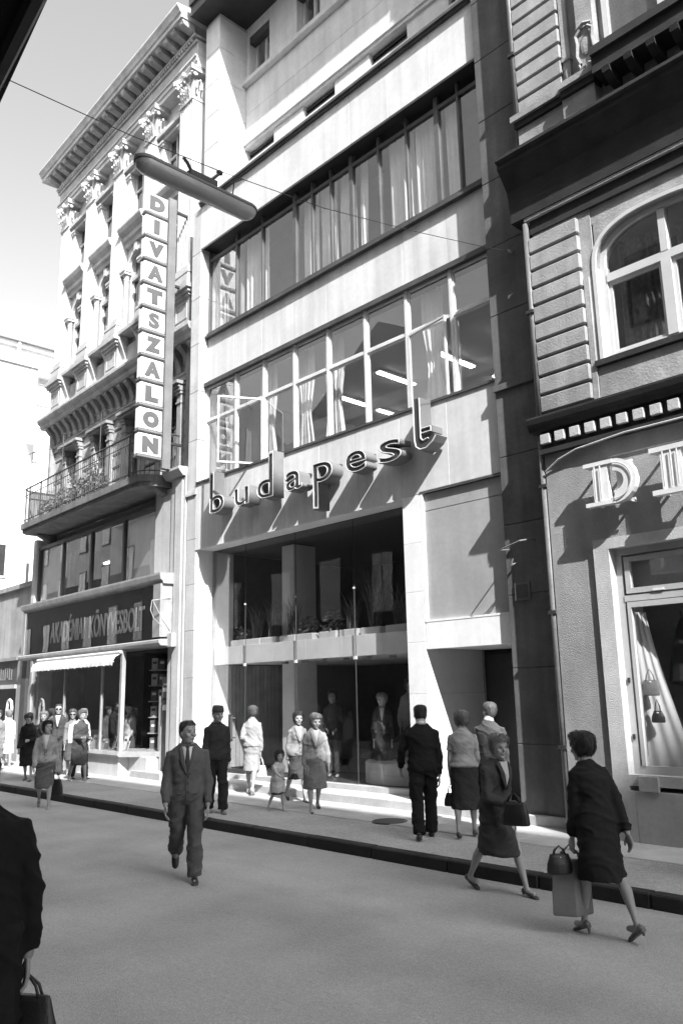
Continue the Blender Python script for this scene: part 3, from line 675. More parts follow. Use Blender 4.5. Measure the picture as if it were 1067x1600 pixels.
part('left_wall', M('poster_wall', 0.33, .7, .15, 3), LH, (-9.1, -8.06, -.1, .3, .1, 3.13))
# ================================================================ plastered house on the right
RH = thing('plastered_corner_house', 'grey plastered house with banded stone courses, dentil cornice and arched windows', 'house', (-3.0, 9.95, 0), world=True)
YR = 9.95; RX = -6.22; RE = 6.0
m_pl = M('rough_plaster', 0.29, 0.95, 0.12, 2, 0.7, 85, streak=0.1, blotch=0.2)
m_q = M('banded_stone', 0.32, 0.85, 0.16, 3, 0.35, 35, streak=0.18, rnd=0.08, blotch=0.22)
m_rd = M('shade_dark_moulding', 0.022, 0.85, 0.3, 3, 0.2, 40)  # near-black tone puts the shade under the cornice into the colour
m_rl = M('light_plaster_trim', 0.42, 0.9, 0.12, 3, 0.6, 70)
m_base = M('plinth_render', 0.36, 0.85, 0.1, 2, 0.15, 50, streak=0.05)
m_fr2 = M('white_painted_frame', 0.5, 0.45, 0.06, 3)
part('side_wall', M('shade_dark_side_wall', 0.03, .9, .3, 1.5, .3, 30, streak=.3), RH, (RX, RX+.3, YR+.02, 12.6, .1, 5.8), (RX, RX+.3, YR+.13, 12.6, 5.81, 24.0))  # colour darkened for the shade on the side turned from the sun
# shop level wall with the display opening
wx0, wx1, wz0, wz1 = -5.34, -1.6, .93, 3.78
part('wall', m_pl, RH, (RX, wx0-.2, YR, YR+.4, .74, 5.26), (wx0-.2, RE, YR, YR+.4, wz1+.13, 5.26), (wx1+.2, RE, YR, YR+.4, .74, wz1+.13))
part('plinth', m_base, RH, (RX-.0, -5.28, YR-.05, YR+.4, .1, .742), (-5.276, -3.9, YR-.05, YR+.4, .1, .742), (-3.896, RE, YR-.05, YR+.4, .1, .742), c=.006)
part('window_surround', m_rl, RH, (wx0-.22, wx0, YR-.05, YR+.12, .74, wz1+.14), (wx0, wx1+.2, YR-.05, YR+.12, wz1, wz1+.14), (wx0, wx1+.2, YR-.05, YR+.3, .80, wz0))
part('surround_block', m_base, RH, (-5.2, -4.95, YR-.09, YR-.051, .745, .92))
f = MB(); fy = YR+.10
f.box(wx0, wx0+.09, fy, fy+.08, wz0, wz1); f.box(wx0+.09, wx1, fy, fy+.08, wz0, wz0+.10); f.box(wx0+.09, wx1, fy, fy+.08, wz1-.09, wz1); f.box(wx0+.09, wx1, fy-.01, fy+.08, 3.08, 3.16)
f.box(wx0+.13, wx0+.20, fy-.02, fy+.05, 3.18, 3.66); f.box(wx0+.20, wx1, fy-.02, fy+.05, 3.18, 3.25); f.box(wx0+.20, wx1, fy-.02, fy+.05, 3.60, 3.66); f.box(wx0+.12, wx0+.17, fy-.015, fy+.06, wz0+.1, 3.07); f.box(wx0+.17, wx1, fy-.015, fy+.06, 3.0, 3.07)
wf = f.build('display_window', M('shop_window_frame', 0.38, 0.5, 0.1), RH)
part('pane', g_shop, wf, (wx0+.17, wx1, fy+.03, fy+.036, wz0+.1, 3.0)); part('pane', g_win, wf, (wx0+.2, wx1, fy+.01, fy+.016, 3.25, 3.6))
for z in (1.35, 2.05): part('hinge', m_rd, wf, (wx0+.03, wx0+.06, fy-.02, fy-.001, z, z+.06))
part('latch', m_wframe, wf, (-4.85, -4.7, fy-.03, fy-.021, 3.185, 3.21))
part('display_back', M('display_backdrop', 0.2, .9, .2, 2), RH, (wx0-.3, wx1, YR+1.15, YR+1.2, .7, 3.9)); part('display_floor', m_ceil, RH, (wx0-.19, wx1, YR+.31, YR+1.14, .85, .935)); part('display_side', m_wframe, RH, (wx0-.3, wx0-.2, YR+.41, YR+1.149, .85, 3.8)); part('transom_back', m_curtd, RH, (wx0+.1, wx1, fy+.2, fy+.22, 3.1, 3.77)); part('display_ceiling', m_room, RH, (wx0-.19, wx1, YR+.3, YR+1.14, 3.79, 3.85))
# dentil cornice above the shop
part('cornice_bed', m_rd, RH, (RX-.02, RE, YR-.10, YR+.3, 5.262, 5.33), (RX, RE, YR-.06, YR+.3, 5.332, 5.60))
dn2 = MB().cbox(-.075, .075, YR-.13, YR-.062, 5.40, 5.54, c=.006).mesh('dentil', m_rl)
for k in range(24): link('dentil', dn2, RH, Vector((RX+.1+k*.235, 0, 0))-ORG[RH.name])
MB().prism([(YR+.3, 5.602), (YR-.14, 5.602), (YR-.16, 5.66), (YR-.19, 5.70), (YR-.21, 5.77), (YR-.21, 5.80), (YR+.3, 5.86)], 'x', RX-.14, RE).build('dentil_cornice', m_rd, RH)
MB().tube([(RX+.02, YR-.03, 5.02), (RX+.25, YR-.06, 5.14), (RX+.55, YR-.08, 5.22), (RX+1.3, YR-.12, 5.27), (RE, YR-.12, 5.265)], .014, 6).build('cable', m_rl, RH)
# first floor: banded quoin and arched window (set a little behind the shop wall)
YR = 10.06
part('wall', m_q, RH, (RX+.02, -5.245, YR, YR+.4, 5.861, 9.0), (-5.244, RE, YR+.02, YR+.4, 8.55, 9.0), (-3.1, RE, YR+.02, YR+.4, 5.861, 8.55), (-5.244, -3.1, YR+.02, YR+.4, 5.861, 6.42))
def bands(z0, z1, n, x0, x1, y0):
    h = (z1-z0)/n
    for k in range(n):
        part('stone_course', m_q, RH, (x0, x1, y0, YR-.002, z0+k*h+.022, z0+(k+1)*h-.022), c=.014)
bands(5.90, 8.74, 10, RX-.02, -5.42, YR-.09)
ax0, ax1, az0, azs = -5.22, -3.3, 6.45, 7.85
acx = (ax0+ax1)/2; arx = (ax1-ax0)/2; arz = .62
def archpt(k, n, sx=1.0, sz=1.0, grow=0.0): 
    q = math.pi*k/n; e = 2.6
    cx_ = math.copysign(abs(math.cos(q))**(2/e), math.cos(q)); s_ = abs(math.sin(q))**(2/e)
    return (acx+(arx+grow)*cx_, azs+(arz+grow)*s_)
N = 24; face = MB(); 
for k in range(N):
    (xa, za), (xb, zb) = archpt(k, N), archpt(k+1, N)
    face.add([(xa, YR+.021, za), (xb, YR+.021, zb), (xb, YR+.021, 8.551), (xa, YR+.021, 8.551), (xa, YR+.35, za), (xb, YR+.35, zb), (xb, YR+.35, 8.551), (xa, YR+.35, 8.551)], [(0,1,2,3), (4,7,6,5), (0,4,5,1)])
face.box(ax1, -3.1, YR+.021, YR+.35, 6.42, 8.551)
face.build('arch_wall', m_q, RH)
am = MB(); g = MB()
for k in range(N):
    for g0, g1, y0, y1 in ((-.08, .0, YR+.10, YR+.2), (.0, .055, YR-.02, YR+.2)):
        a_, b_ = archpt(k, N, grow=g0), archpt(k+1, N, grow=g0); c_, d_ = archpt(k+1, N, grow=g1), archpt(k, N, grow=g1)
        am.prism([a_, b_, c_, d_], 'y', y0, y1)
for x0, x1, y0 in ((ax0-.055, ax0, YR-.02), (ax0, ax0+.10, YR+.10), (ax1-.1, ax1, YR+.1), (ax1, ax1+.055, YR-.02)): am.box(x0, x1, y0, YR+.2, az0, azs)
am.box(ax0+.1, ax1-.1, YR+.10, YR+.2, az0, az0+.09); am.box(ax0+.1, ax1-.1, YR+.09, YR+.2, 7.62, 7.74); am.box(acx-.07, acx+.07, YR+.085, YR+.2, az0+.09, 7.62); am.box(acx-.05, acx+.05, YR+.085, YR+.2, 7.74, azs+arz-.1)
wq = am.build('window', m_fr2, RH)
for x0, x1 in ((ax0+.1, acx-.07), (acx+.07, ax1-.1)):
    m = MB()
    for xa, xb, za, zb in ((x0, x0+.05, az0+.09, 7.62), (x1-.05, x1, az0+.09, 7.62), (x0+.05, x1-.05, az0+.09, az0+.14), (x0+.05, x1-.05, 7.57, 7.62)): m.box(xa, xb, YR+.13, YR+.18, za, zb)
    s_ = m.build('sash', m_fr2, wq)
    part('pane', g_old, wq, (x0+.04, x1-.04, YR+.15, YR+.156, az0+.12, 7.6)); part('pane', g_old, wq, (x0, x1, YR+.15, YR+.156, 7.74, azs+arz-.02))
curtain(RH, ax0+.12, acx-.08, az0+.05, 8.3, YR+.42, M('lace_curtain', 0.16, .9, .35, 14), .03, .12, 61); curtain(RH, acx+.05, ax1-.1, az0+.05, 8.3, YR+.42, MATS['lace_curtain'], .02, .3, 62)
part('room', m_roomd, RH, (RX+.3, -2, YR+1.5, YR+1.6, 5.9, 9.0)); part('room_ceiling', m_room, RH, (-5.3, -3.0, YR+.41, YR+1.5, 8.7, 8.8))
part('sill', m_rd, RH, (ax0-.12, RE, YR-.07, YR+.2, 6.36, 6.449), c=.005); part('apron', m_q, RH, (ax0-.1, RE, YR-.012, YR+.019, 5.87, 6.35))
part('recess_strip', m_q, RH, (-5.41, -5.33, YR-.04, YR-.001, 5.87, 7.75))
# projecting main cornice, the shade of its soffit put into a dark colour
part('architrave', m_rl, RH, (RX-.06, RE, YR-.10, YR+.3, 9.03, 9.08))
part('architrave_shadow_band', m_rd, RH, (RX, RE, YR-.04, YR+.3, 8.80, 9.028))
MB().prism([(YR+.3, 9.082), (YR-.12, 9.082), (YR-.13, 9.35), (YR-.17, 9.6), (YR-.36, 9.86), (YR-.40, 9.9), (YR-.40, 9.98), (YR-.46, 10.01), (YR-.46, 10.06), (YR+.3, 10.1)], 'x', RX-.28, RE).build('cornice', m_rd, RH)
# second floor
part('wall', m_q, RH, (RX+.02, RE, YR+.02, YR+.4, 10.101, 24.0))
part('pedestal', m_q, RH, (RX-.03, -5.42, YR-.12, YR+.019, 10.101, 10.62), c=.008); part('pedestal', m_q, RH, (-5.419, -4.88, YR-.18, YR+.019, 10.101, 10.62), c=.008)
part('pedestal_cap', m_q, RH, (RX-.1, -5.40, YR-.22, YR+.019, 10.73, 10.83), (-5.40, -4.84, YR-.29, YR+.019, 10.735, 10.835)); part('pedestal_moulding', m_rd, RH, (RX-.06, -5.41, YR-.17, YR+.019, 10.622, 10.729), (-5.409, -4.86, YR-.23, YR+.019, 10.622, 10.733))
bands(10.86, 14.6, 13, RX-.02, -5.44, YR-.09)
part('slender_pilaster', m_q, RH, (-5.42, -5.30, YR-.05, YR+.019, 10.84, 15.0)); part('slender_pilaster_band', m_q, RH, (-5.43, -5.28, YR-.075, YR+.018, 11.35, 11.42))
part('pilaster', m_q, RH, (-5.10, -4.82, YR-.16, YR+.019, 10.84, 15.0), c=.006)
ca = MB(); ca.ell((-4.96, YR-.17, 11.30), (.09, .025, .17), 10, 8)
for s in (-1, 1):
    ca.tube([(-4.96+s*.1, YR-.18, 11.02), (-4.96+s*.14, YR-.2, 11.15), (-4.96+s*.12, YR-.2, 11.35), (-4.96+s*.14, YR-.2, 11.5), (-4.96+s*.06, YR-.2, 11.58)], .028, 6)
    ca.tube([(-4.96+s*.03, YR-.18, 10.98), (-4.96+s*.1, YR-.2, 10.93), (-4.96+s*.12, YR-.2, 11.0)], .024, 6)
ca.tube([(-5.08, YR-.18, 11.62), (-4.96, YR-.2, 11.66), (-4.84, YR-.18, 11.62)], .03, 6); ca.build('cartouche', m_q, RH)
wz = 11.0
window(RH, -4.72, -3.0, wz, 14.4, YR-.06, 2, 2, .09, .09, m_fr2, g_old, zsplit=[13.4])
curtain(RH, -3.85, -3.1, wz, 14.3, YR+.0+.012, m_curt, .004, .15, 71)
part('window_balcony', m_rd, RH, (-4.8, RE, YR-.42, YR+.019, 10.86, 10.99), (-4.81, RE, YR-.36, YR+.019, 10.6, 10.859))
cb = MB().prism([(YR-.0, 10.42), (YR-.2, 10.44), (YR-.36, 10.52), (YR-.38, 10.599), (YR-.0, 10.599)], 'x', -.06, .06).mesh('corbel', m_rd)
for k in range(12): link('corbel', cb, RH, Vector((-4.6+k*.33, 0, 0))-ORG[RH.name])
part('roof', m_sill, RH, (RX-.1, RE, YR-.5, 14, 24.0, 24.3))
part('body', m_room, RH, (RX+.31, RE, 12.6, 14, .1, 24.0))
# rain pipe on the corner
YR = 9.95
pp = MB().tube([(RX-.06, YR+.03, .2), (RX-.06, YR+.03, 5.5)], .045, 10).tube([(RX-.06, YR+.05, 5.9), (RX-.06, YR+.05, 9.0)], .045, 10).tube([(RX-.06, YR+.05, 10.0), (RX-.06, YR+.05, 16.0)], .045, 10).build('rain_pipe', M('zinc_pipe', 0.12, .5, .25, 3), RH, smooth=True)
for z in (1.2, 3.0, 4.8, 7.5, 12): part('pipe_clip', m_rd, pp, (RX-.12, RX+.0, YR-.025, YR+.09, z, z+.05))
# ================================================================ lettering and hanging things
NS = thing('neon_sign', 'neon sign of eight deep channel letters reading budapest on the pale band', 'sign', (-11.6, 10.4, 5.9), world=True)
m_lface = M('letter_face_dark', 0.05, 0.4, 0.1)
m_lside = M('letter_return', 0.14, 0.5, 0.1, 4)
m_neon = M('neon_tube_glass', 0.55, 0.2, 0.0, spec=0.8)
def fit_letter(ch, x0, w, z_base, xh, asc, desc, y_front, depth, parent, stretch=True):
    out = []
    specs = [('side', dict(extrude=0.5, offset=0.018, fill=True)), ('tube', dict(extrude=0.0, offset=0.006, bevel=0.010, fill=False))]
    ref = None
    for kind, kw in specs:
        me = text_mesh(ch, 1.0, m_lside if kind == 'side' else m_neon, name='letter' if kind == 'side' else 'neon_tube', **kw)
        if ref is None:
            xs_ = [v.co.x for v in me.vertices]; zs_ = [v.co.z for v in me.vertices]; ref = (min(xs_), max(xs_), min(zs_), max(zs_))
        XH = 0.50
        for v in me.vertices:
            x = (v.co.x-ref[0])/(ref[1]-ref[0])*w+x0
            z = v.co.z
            if z > XH+.03: z = xh+(z-XH)*((asc-xh)/max(.05, ref[3]-XH))
            elif z < -.03: z = z*(desc/max(.05, -ref[2]))
            else: z = z*xh/XH
            if kind == 'side': y = y_front+(v.co.y+0.5)*depth
            else: y = y_front-.012+v.co.y
            v.co = Vector((x, y, z_base+z))-ORG[NS.name]
        out.append(me)
    L = link('letter', out[0], parent)
    out[0].materials.append(m_lface)
    for p in out[0].polygons:
        if p.normal.y < -.9: p.material_index = 1
    link('neon_tube', out[1], L)
    return L
for ch, x0, w in (('b', -14.81, .56), ('u', -13.89, .52), ('d', -13.11, .55), ('a', -12.19, .52), ('p', -11.36, .56), ('e', -10.47, .56), ('s', -9.62, .56)):
    L = fit_letter(ch, x0, w, 5.90, .40, .94, .52, 10.06, .27, NS)
    part('standoff', m_dark, L, (x0+.1, x0+.14, 10.33, 10.398, 6.0, 6.04)); part('standoff', m_dark, L, (x0+w-.14, x0+w-.1, 10.33, 10.398, 6.2, 6.24))
tp = [(-8.78, 6.86), (-8.78, 6.12), (-8.75, 6.0), (-8.66, 5.93), (-8.52, 5.93), (-8.36, 6.02), (-8.28, 6.12), (-8.36, 6.17), (-8.46, 6.09), (-8.56, 6.07), (-8.61, 6.12), (-8.61, 6.20), (-8.38, 6.20), (-8.38, 6.31), (-8.61, 6.31), (-8.61, 6.86)]
T_ = MB().prism(tp, 'y', 10.06, 10.33).build('letter', m_lside, NS); T_.data.materials.append(m_lface)
for p in T_.data.polygons:
    if p.normal.y < -.9: p.material_index = 1
MB().tube([(-8.765, 10.05, 6.85), (-8.765, 10.05, 6.13), (-8.735, 10.05, 6.01), (-8.65, 10.05, 5.945), (-8.52, 10.05, 5.945), (-8.37, 10.05, 6.03), (-8.30, 10.05, 6.115)], .013, 6).tube([(-8.625, 10.05, 6.85), (-8.625, 10.05, 6.14), (-8.58, 10.05, 6.085), (-8.46, 10.05, 6.105)], .013, 6).tube([(-8.6, 10.05, 6.215), (-8.395, 10.05, 6.215), (-8.395, 10.05, 6.295), (-8.6, 10.05, 6.295)], .012, 6).build('neon_tube', m_neon, T_)
# vertical blade sign
BS = thing('blade_sign', 'tall vertical blade sign of white lettered boxes reading DIVATSZALON', 'sign', (-16.8, 10.0, 7.4), world=True)
m_box = M('opal_box', 0.68, 0.4, 0.05, 2); m_bl = M('sign_letter_grey', 0.09, 0.5, 0.1); m_post = M('sign_post_paint', 0.16, 0.5, 0.15, 3, streak=0.1)
part('post', m_post, BS, (-16.88, -16.72, 9.98, 10.2, 7.35, 14.62))
part('bracket', m_dark, BS, (-16.83, -16.77, 10.2, 10.55, 8.0, 8.06)); part('bracket', m_dark, BS, (-16.83, -16.77, 10.2, 10.75, 12.2, 12.26)); part('bracket', m_dark, BS, (-16.83, -16.77, 10.2, 10.75, 14.3, 14.36))
bxm = MB().cbox(-16.90, -16.70, 9.30, 9.94, 0, .545, c=.025).mesh('sign_box', m_box, off=ORG[BS.name])
trm = MB().cbox(-16.91, -16.69, 9.29, 9.95, -.055, -.004, c=.012).mesh('box_rim', m_post, off=ORG[BS.name])
pitch = (14.53-7.50)/11
for i, ch in enumerate('DIVATSZALON'):
    z = 14.53-(i+1)*pitch+.075
    b = link('sign_box', bxm, BS, (0, 0, z)); link('box_rim', trm, b)
    for s in (1, -1):
        me = text_mesh(ch, .52, m_bl, extrude=.004, offset=(.03 if ch == 'S' else .05), name='letter'); 
        xs_ = [v.co.x for v in me.vertices]; cxm = (min(xs_)+max(xs_))/2; w_ = max(xs_)-min(xs_); k = min(1.15, .44/w_)
        zs_ = [v.co.z for v in me.vertices]; zb = min(zs_); kz = .40/(max(zs_)-zb)
        for v in me.vertices:
            u = (v.co.x-cxm)*k; v.co = Vector((-16.8+s*.106+s*(-v.co.y), 9.62+u*s, .075+(v.co.z-zb)*kz))-ORG[BS.name]
        me.update(); link('letter', me, b)
    part('clamp', m_dark, b, (-16.82, -16.78, 9.941, 9.979, z+.08, z+.12)); part('clamp', m_dark, b, (-16.82, -16.78, 9.941, 9.979, z+.4, z+.44))
    for c_ in b.children:
        if c_.name.startswith('clamp'): c_.location.z = -z
# bookshop fascia lettering under glass
FS = thing('shop_sign', 'dark glass fascia sign with pale capitals AKADÉMIAI KÖNYVESBOLT over the bookshop', 'sign', (-16.4, 10.4, 0), LA)
fb = part('sign_board', M('sign_board_dark', 0.018, 0.5, 0.2, 2), FS, (-8.7, -.72, -.30, -.281, 3.31, 4.56))
me = text_mesh('AKADÉMIAI  KÖNYVESBOLT', .82, M('sign_lettering', 0.34, 0.5, 0.15), extrude=.006, offset=.012, name='lettering')
xs_ = [v.co.x for v in me.vertices]; k = (-1.2+6.85)/(max(xs_)-min(xs_)); x0_ = min(xs_)
for v in me.vertices: v.co = Vector((-6.85+(v.co.x-x0_)*k, -.308+v.co.y, 3.56+v.co.z))
link('lettering', me, FS)
part('glass_cover', GLASS('fascia_glass', 1.5, .9, .0), FS, (-8.71, -.71, -.345, -.34, 3.31, 4.57))
# serif letters D and I on the right hand plaster wall
DS = thing('channel_letter_sign', 'white serif channel letters D and I standing off the rough plaster wall', 'sign', (-4.9, 9.95, 4.3), world=True)
m_ch = M('white_channel', 0.62, 0.45, 0.08, 4, streak=.08)
def chan(name, polys, y0=9.42, y1=9.58):
    m = MB()
    for k, p in enumerate(polys): m.prism(p, 'y', y0+k*.003, y1-k*.002)
    return m.build(name, m_ch, DS)
def rect(a, b, c, d): return [(a, c), (b, c), (b, d), (a, d)]
def arcband(cx, cz, r0, r1, a0, a1, n=14, sx=1.0):
    pol = []
    for k in range(n):
        q0 = a0+(a1-a0)*k/n; q1 = a0+(a1-a0)*(k+1)/n
        pol.append([(cx+sx*r0*math.cos(q0), cz+r0*math.sin(q0)), (cx+sx*r0*math.cos(q1), cz+r0*math.sin(q1)), (cx+sx*r1*math.cos(q1), cz+r1*math.sin(q1)), (cx+sx*r1*math.cos(q0), cz+r1*math.sin(q0))])
    return pol
Dp = [rect(-5.26, -5.05, 4.33, 4.81)]; Sf = [rect(-5.38, -4.97, 4.28, 4.332), rect(-5.38, -4.97, 4.808, 4.86)]
D = chan('letter', Dp)
m = MB()
for p in arcband(-4.97, 4.57, .13, .29, -math.pi/2, math.pi/2, 14, 1.05): m.prism(p, 'y', 9.40, 9.6)
m.build('letter_bowl', m_ch, D)
for p in Sf: MB().prism(p, 'y', 9.39, 9.6).build('letter_serif', m_ch, D)
part('letter_back', m_ch, D, (-4.97, -4.80, 9.585, 9.595, 4.36, 4.78))
I = chan('letter', [rect(-4.34, -4.08, 4.33, 4.81)])
for p in (rect(-4.47, -3.95, 4.27, 4.332), rect(-4.47, -3.95, 4.808, 4.87)): MB().prism(p, 'y', 9.39, 9.6).build('letter_serif', m_ch, I)
for L, xs_ in ((D, (-5.22, -5.14)), (I, (-4.30, -4.2, -4.12))):
    tb = MB()
    for x in xs_: tb.tube([(x, 9.37, 4.36), (x, 9.37, 4.80)], .011, 6)
    tb.build('neon_tube', m_neon, L)
MB().tube([(-4.97+.235*1.05*math.cos(a), 9.37, 4.57+.235*math.sin(a)) for a in [(-90+k*12)*math.pi/180 for k in range(16)]], .011, 6).build('neon_tube', m_neon, D)
for xa, xb in ((-5.36, -4.75), (-4.44, -3.98)):
    for z in (4.30, 4.80): part('support_rail', m_ch, DS, (xa, xb, 9.62, 9.65, z, z+.03))
for x in (-5.30, -4.85, -4.40, -4.05): part('standoff', m_ch, DS, (x, x+.03, 9.651, 9.949, 4.30, 4.33)); part('standoff', m_ch, DS, (x, x+.03, 9.651, 9.949, 4.80, 4.83))
_o = ORG[DS.name]
for L in [c for c in DS.children_recursive if c.type == 'MESH']:
    for v in L.data.vertices:
        w_ = v.co+_o; v.co = Vector((w_.x*1.018, 9.66+(w_.y-9.37)*(.29/.58), 2+(w_.z-2)*1.018))-_o
# street lamp hung over the road
SL = thing('hanging_street_lamp', 'long grey tubular street lamp hanging from a wire over the road', 'street lamp', (-6.46, 4.18, 7.2), world=True)
def capsule(y0, y1, cz, prof, end=.10):
    """profile in x,z; ends rounded by scaling"""
    m = MB(); rings = []
    for t, s in ((0, .25), (.02, .62), (.05, .85), (end, 1.0)): rings.append((y0+t, s))
    rings += [(y1-(a-y0), s) for a, s in reversed(rings)]
    n = len(prof); vs = []
    for y, s in rings: vs += [(-6.46+x*s, y, cz+z*(s if z < 0 else (.6+.4*s))) for x, z in prof]
    fs = []
    for i in range(len(rings)-1):
        for k in range(n): fs.append((i*n+k, i*n+(k+1) % n, (i+1)*n+(k+1) % n, (i+1)*n+k))
    fs += [tuple(range(n)), tuple(range((len(rings)-1)*n, len(rings)*n))]
    return m.add(vs, fs)
hood = [(.115, 0), (.112, .02), (.09, .05), (.04, .07), (-.04, .07), (-.09, .05), (-.112, .02), (-.115, 0)]
h_ = capsule(3.46, 4.92, 7.13, hood).build('hood', M('lamp_hood_paint', 0.09, 0.5, 0.12, 4), SL); smooth_by_angle(h_.data, 40)
lens = [(.108, 0), (.10, -.05), (.065, -.09), (0, -.108), (-.065, -.09), (-.10, -.05), (-.108, 0)]
l_ = capsule(3.475, 4.905, 7.128, lens).build('lens', M('lamp_diffuser', 0.3, 0.25, 0.08, 3, spec=.6), SL); smooth_by_angle(l_.data, 50)
part('gear_box', m_dark, SL, (-6.53, -6.39, 4.05, 4.38, 7.20, 7.26)); 
MB().tube([(-6.46, 4.10, 7.29), (-6.46, 4.05, 7.36), (-6.46, 4.0, 7.40)], .018, 6).build('hanger', m_dark, SL)
MB().tube([(-6.46, 4.34, 7.29), (-6.46, 4.40, 7.36), (-6.46, 4.45, 7.42)], .018, 6).ell((-6.46, 4.45, 7.43), (.03, .04, .03), 8, 6).build('hanger', m_dark, SL)
MB().tube([(-6.46, 4.62, 7.24), (-6.46, 4.64, 7.40), (-6.46, 4.75, 7.49)], .008, 6).build('hanger', m_dark, SL)
wp = [(-6.2, -1.7, 8.3), (-6.36, 1.0, 7.42), (-6.40, 2.1, 7.26), (-6.44, 3.4, 7.34), (-6.46, 4.0, 7.41), (-6.46, 4.45, 7.45), (-6.55, 6.0, 7.72), (-6.63, 7.8, 8.16), (-6.72, 9.4, 8.60), (-6.76, 10.29, 8.86)]
tag(MB().tube(wp, .0045, 6).build('overhead_wire', m_dark), 'thin overhead wire crossing the street and carrying the tubular lamp', 'wire')
tag(MB().tube([(-6.76, 10.30, 8.86), (-6.75, 10.2, 8.84)], .02, 6).build('wire_anchor', m_wframe), 'small pale anchor fixing the overhead wire to the stone pilaster', 'anchor')
# iron bracket and plaques
IB = thing('iron_bracket', 'pale wrought iron bracket beside the bookshop fascia', 'bracket', (-16.4, 10.4, 0), LA)
MB().tube([(-.34, -.1, 4.25), (-.40, -.55, 4.17)], .012, 6).tube([(-.34, -.1, 3.5), (-.36, -.3, 3.75), (-.40, -.52, 4.15)], .012, 6).tube([(-.40, -.55, 4.17), (-.40, -.58, 3.95), (-.38, -.5, 3.75), (-.36, -.3, 3.58)], .01, 6).build('scroll', m_lgr, IB)
tag(part('wall_box', m_lgr, None, (-16.72, -16.52, 10.22, 10.40, 3.10, 3.42), c=.01), 'small grey meter box on the pilaster below the iron bracket', 'box')
PQ = thing('house_plaque', 'small dark framed plaque on the sooty stone pilaster', 'plaque', (-6.95, 10.3, 3.4), world=True)
part('frame', M('plaque_frame', .12, .4, .2), PQ, (-7.10, -6.84, 10.268, 10.298, 3.28, 3.54)); part('plate', M('plaque_plate', .06, .4, .2), PQ, (-7.07, -6.87, 10.262, 10.267, 3.31, 3.51))
FB = thing('flag_bracket', 'pale bent iron holder on the sooty pilaster above the plaque', 'bracket', (-7.0, 10.3, 4.0), world=True)
MB().tube([(-7.15, 10.29, 4.06), (-7.18, 10.05, 4.03), (-7.1, 10.02, 4.04), (-6.8, 10.04, 4.12), (-6.7, 10.2, 4.15), (-6.7, 10.3, 4.15)], .012, 6).build('ring', m_lside, FB); MB().tube([(-7.05, 10.3, 3.85), (-7.05, 10.15, 3.8), (-7.02, 10.15, 3.9)], .016, 6).build('hook', m_lside, FB)
# awning over the bookshop window, scalloped edge
AW = thing('shop_awning', 'half rolled pale canvas awning with scalloped edge over the bookshop window', 'awning', (-16.4, 10.4, 0), LA)
m_cv = M('pale_canvas', 0.62, 0.9, 0.08, 3, streak=.12)
nA = 60; vs = []; fs = []
for i in range(nA+1):
    x = -7.35+5.2*i/nA; sag = .02*math.sin(i*.9)+.012*math.sin(i*2.1)
    for (y, z) in ((-.38, 3.06), (-.55, 2.97+sag*.3), (-.62, 2.86+sag*.5), (-.63, 2.74+.035*abs(math.sin(i*math.pi/2.5)))): vs.append((x, y+sag*.4, z))
for i in range(nA):
    for j in range(3): fs.append((i*4+j, (i+1)*4+j, (i+1)*4+j+1, i*4+j+1))
cv_ = MB().add(vs, fs).build('canvas', m_cv, AW); sm = cv_.modifiers.new('thick', 'SOLIDIFY'); sm.thickness = .006
MB().tube([(-7.4, -.42, 3.08), (-2.12, -.42, 3.08)], .04, 8).build('roller', m_wframe, AW); MB().tube([(-7.38, -.60, 2.84), (-2.13, -.60, 2.84)], .012, 6).build('front_rod', m_wframe, AW)
# ================================================================ people
def remeshed(mb, voxel, sm=4, ratio=None):
    me = mb.mesh('tmp'); o = bpy.data.objects.new('tmp', me)
    r = o.modifiers.new('r', 'REMESH'); r.mode = 'VOXEL'; r.voxel_size = voxel; r.use_smooth_shade = True
    s = o.modifiers.new('s', 'SMOOTH'); s.factor = .5; s.iterations = sm
    if ratio: d = o.modifiers.new('d', 'DECIMATE'); d.ratio = ratio
    out = evaluated(o); bpy.data.meshes.remove(me); return out
def join_meshes(name, ms, mat):
    bm = bmesh.new()
    for m in ms: bm.from_mesh(m); bpy.data.meshes.remove(m)
    me = bpy.data.meshes.new(name); bm.to_mesh(me); bm.free(); me.materials.clear(); me.materials.append(mat)
    for p in me.polygons: p.use_smooth = True; p.material_index = 0
    return me
class Tub(MB):
    def loft(s, rings, n=16):
        """rings: (centre, ax, ay) with half-axis vectors; ends closed with a shrunken ring"""
        vs = []; rr = list(rings)
        for c, ax, ay in rr:
            for k in range(n):
                q = 2*math.pi*k/n; vs.append(Vector(c)+Vector(ax)*math.cos(q)+Vector(ay)*math.sin(q))
        fs = []
        for i in range(len(rr)-1):
            for k in range(n): fs.append((i*n+k, i*n+(k+1) % n, (i+1)*n+(k+1) % n, (i+1)*n+k))
        fs += [tuple(range(n-1, -1, -1)), tuple(range((len(rr)-1)*n, len(rr)*n))]
        return s.add(vs, fs)
    def limb(s, pts, rads, n=12, side=Vector((1, 0, 0))):
        pts = [Vector(p) for p in pts]; rings = []
        for i, p in enumerate(pts):
            t = (pts[min(i+1, len(pts)-1)]-pts[max(i-1, 0)]).normalized()
            a = side-t*side.dot(t)
            if a.length < .05: a = Vector((0, 1, 0))-t*t.y
            a.normalize(); b = t.cross(a); r = rads[i]
            rx, ry = r if isinstance(r, tuple) else (r, r)
            rings.append((p, a*rx, b*ry))
        return s.loft(rings, n)
def lerp(a, b, t): return a+(b-a)*t
def interp(tab, x):
    for (x0, *v0), (x1, *v1) in zip(tab, tab[1:]):
        if x <= x1:
            t = max(0, min(1, (x-x0)/(x1-x0))); return [lerp(p, q, t) for p, q in zip(v0, v1)]
    return tab[-1][1:]
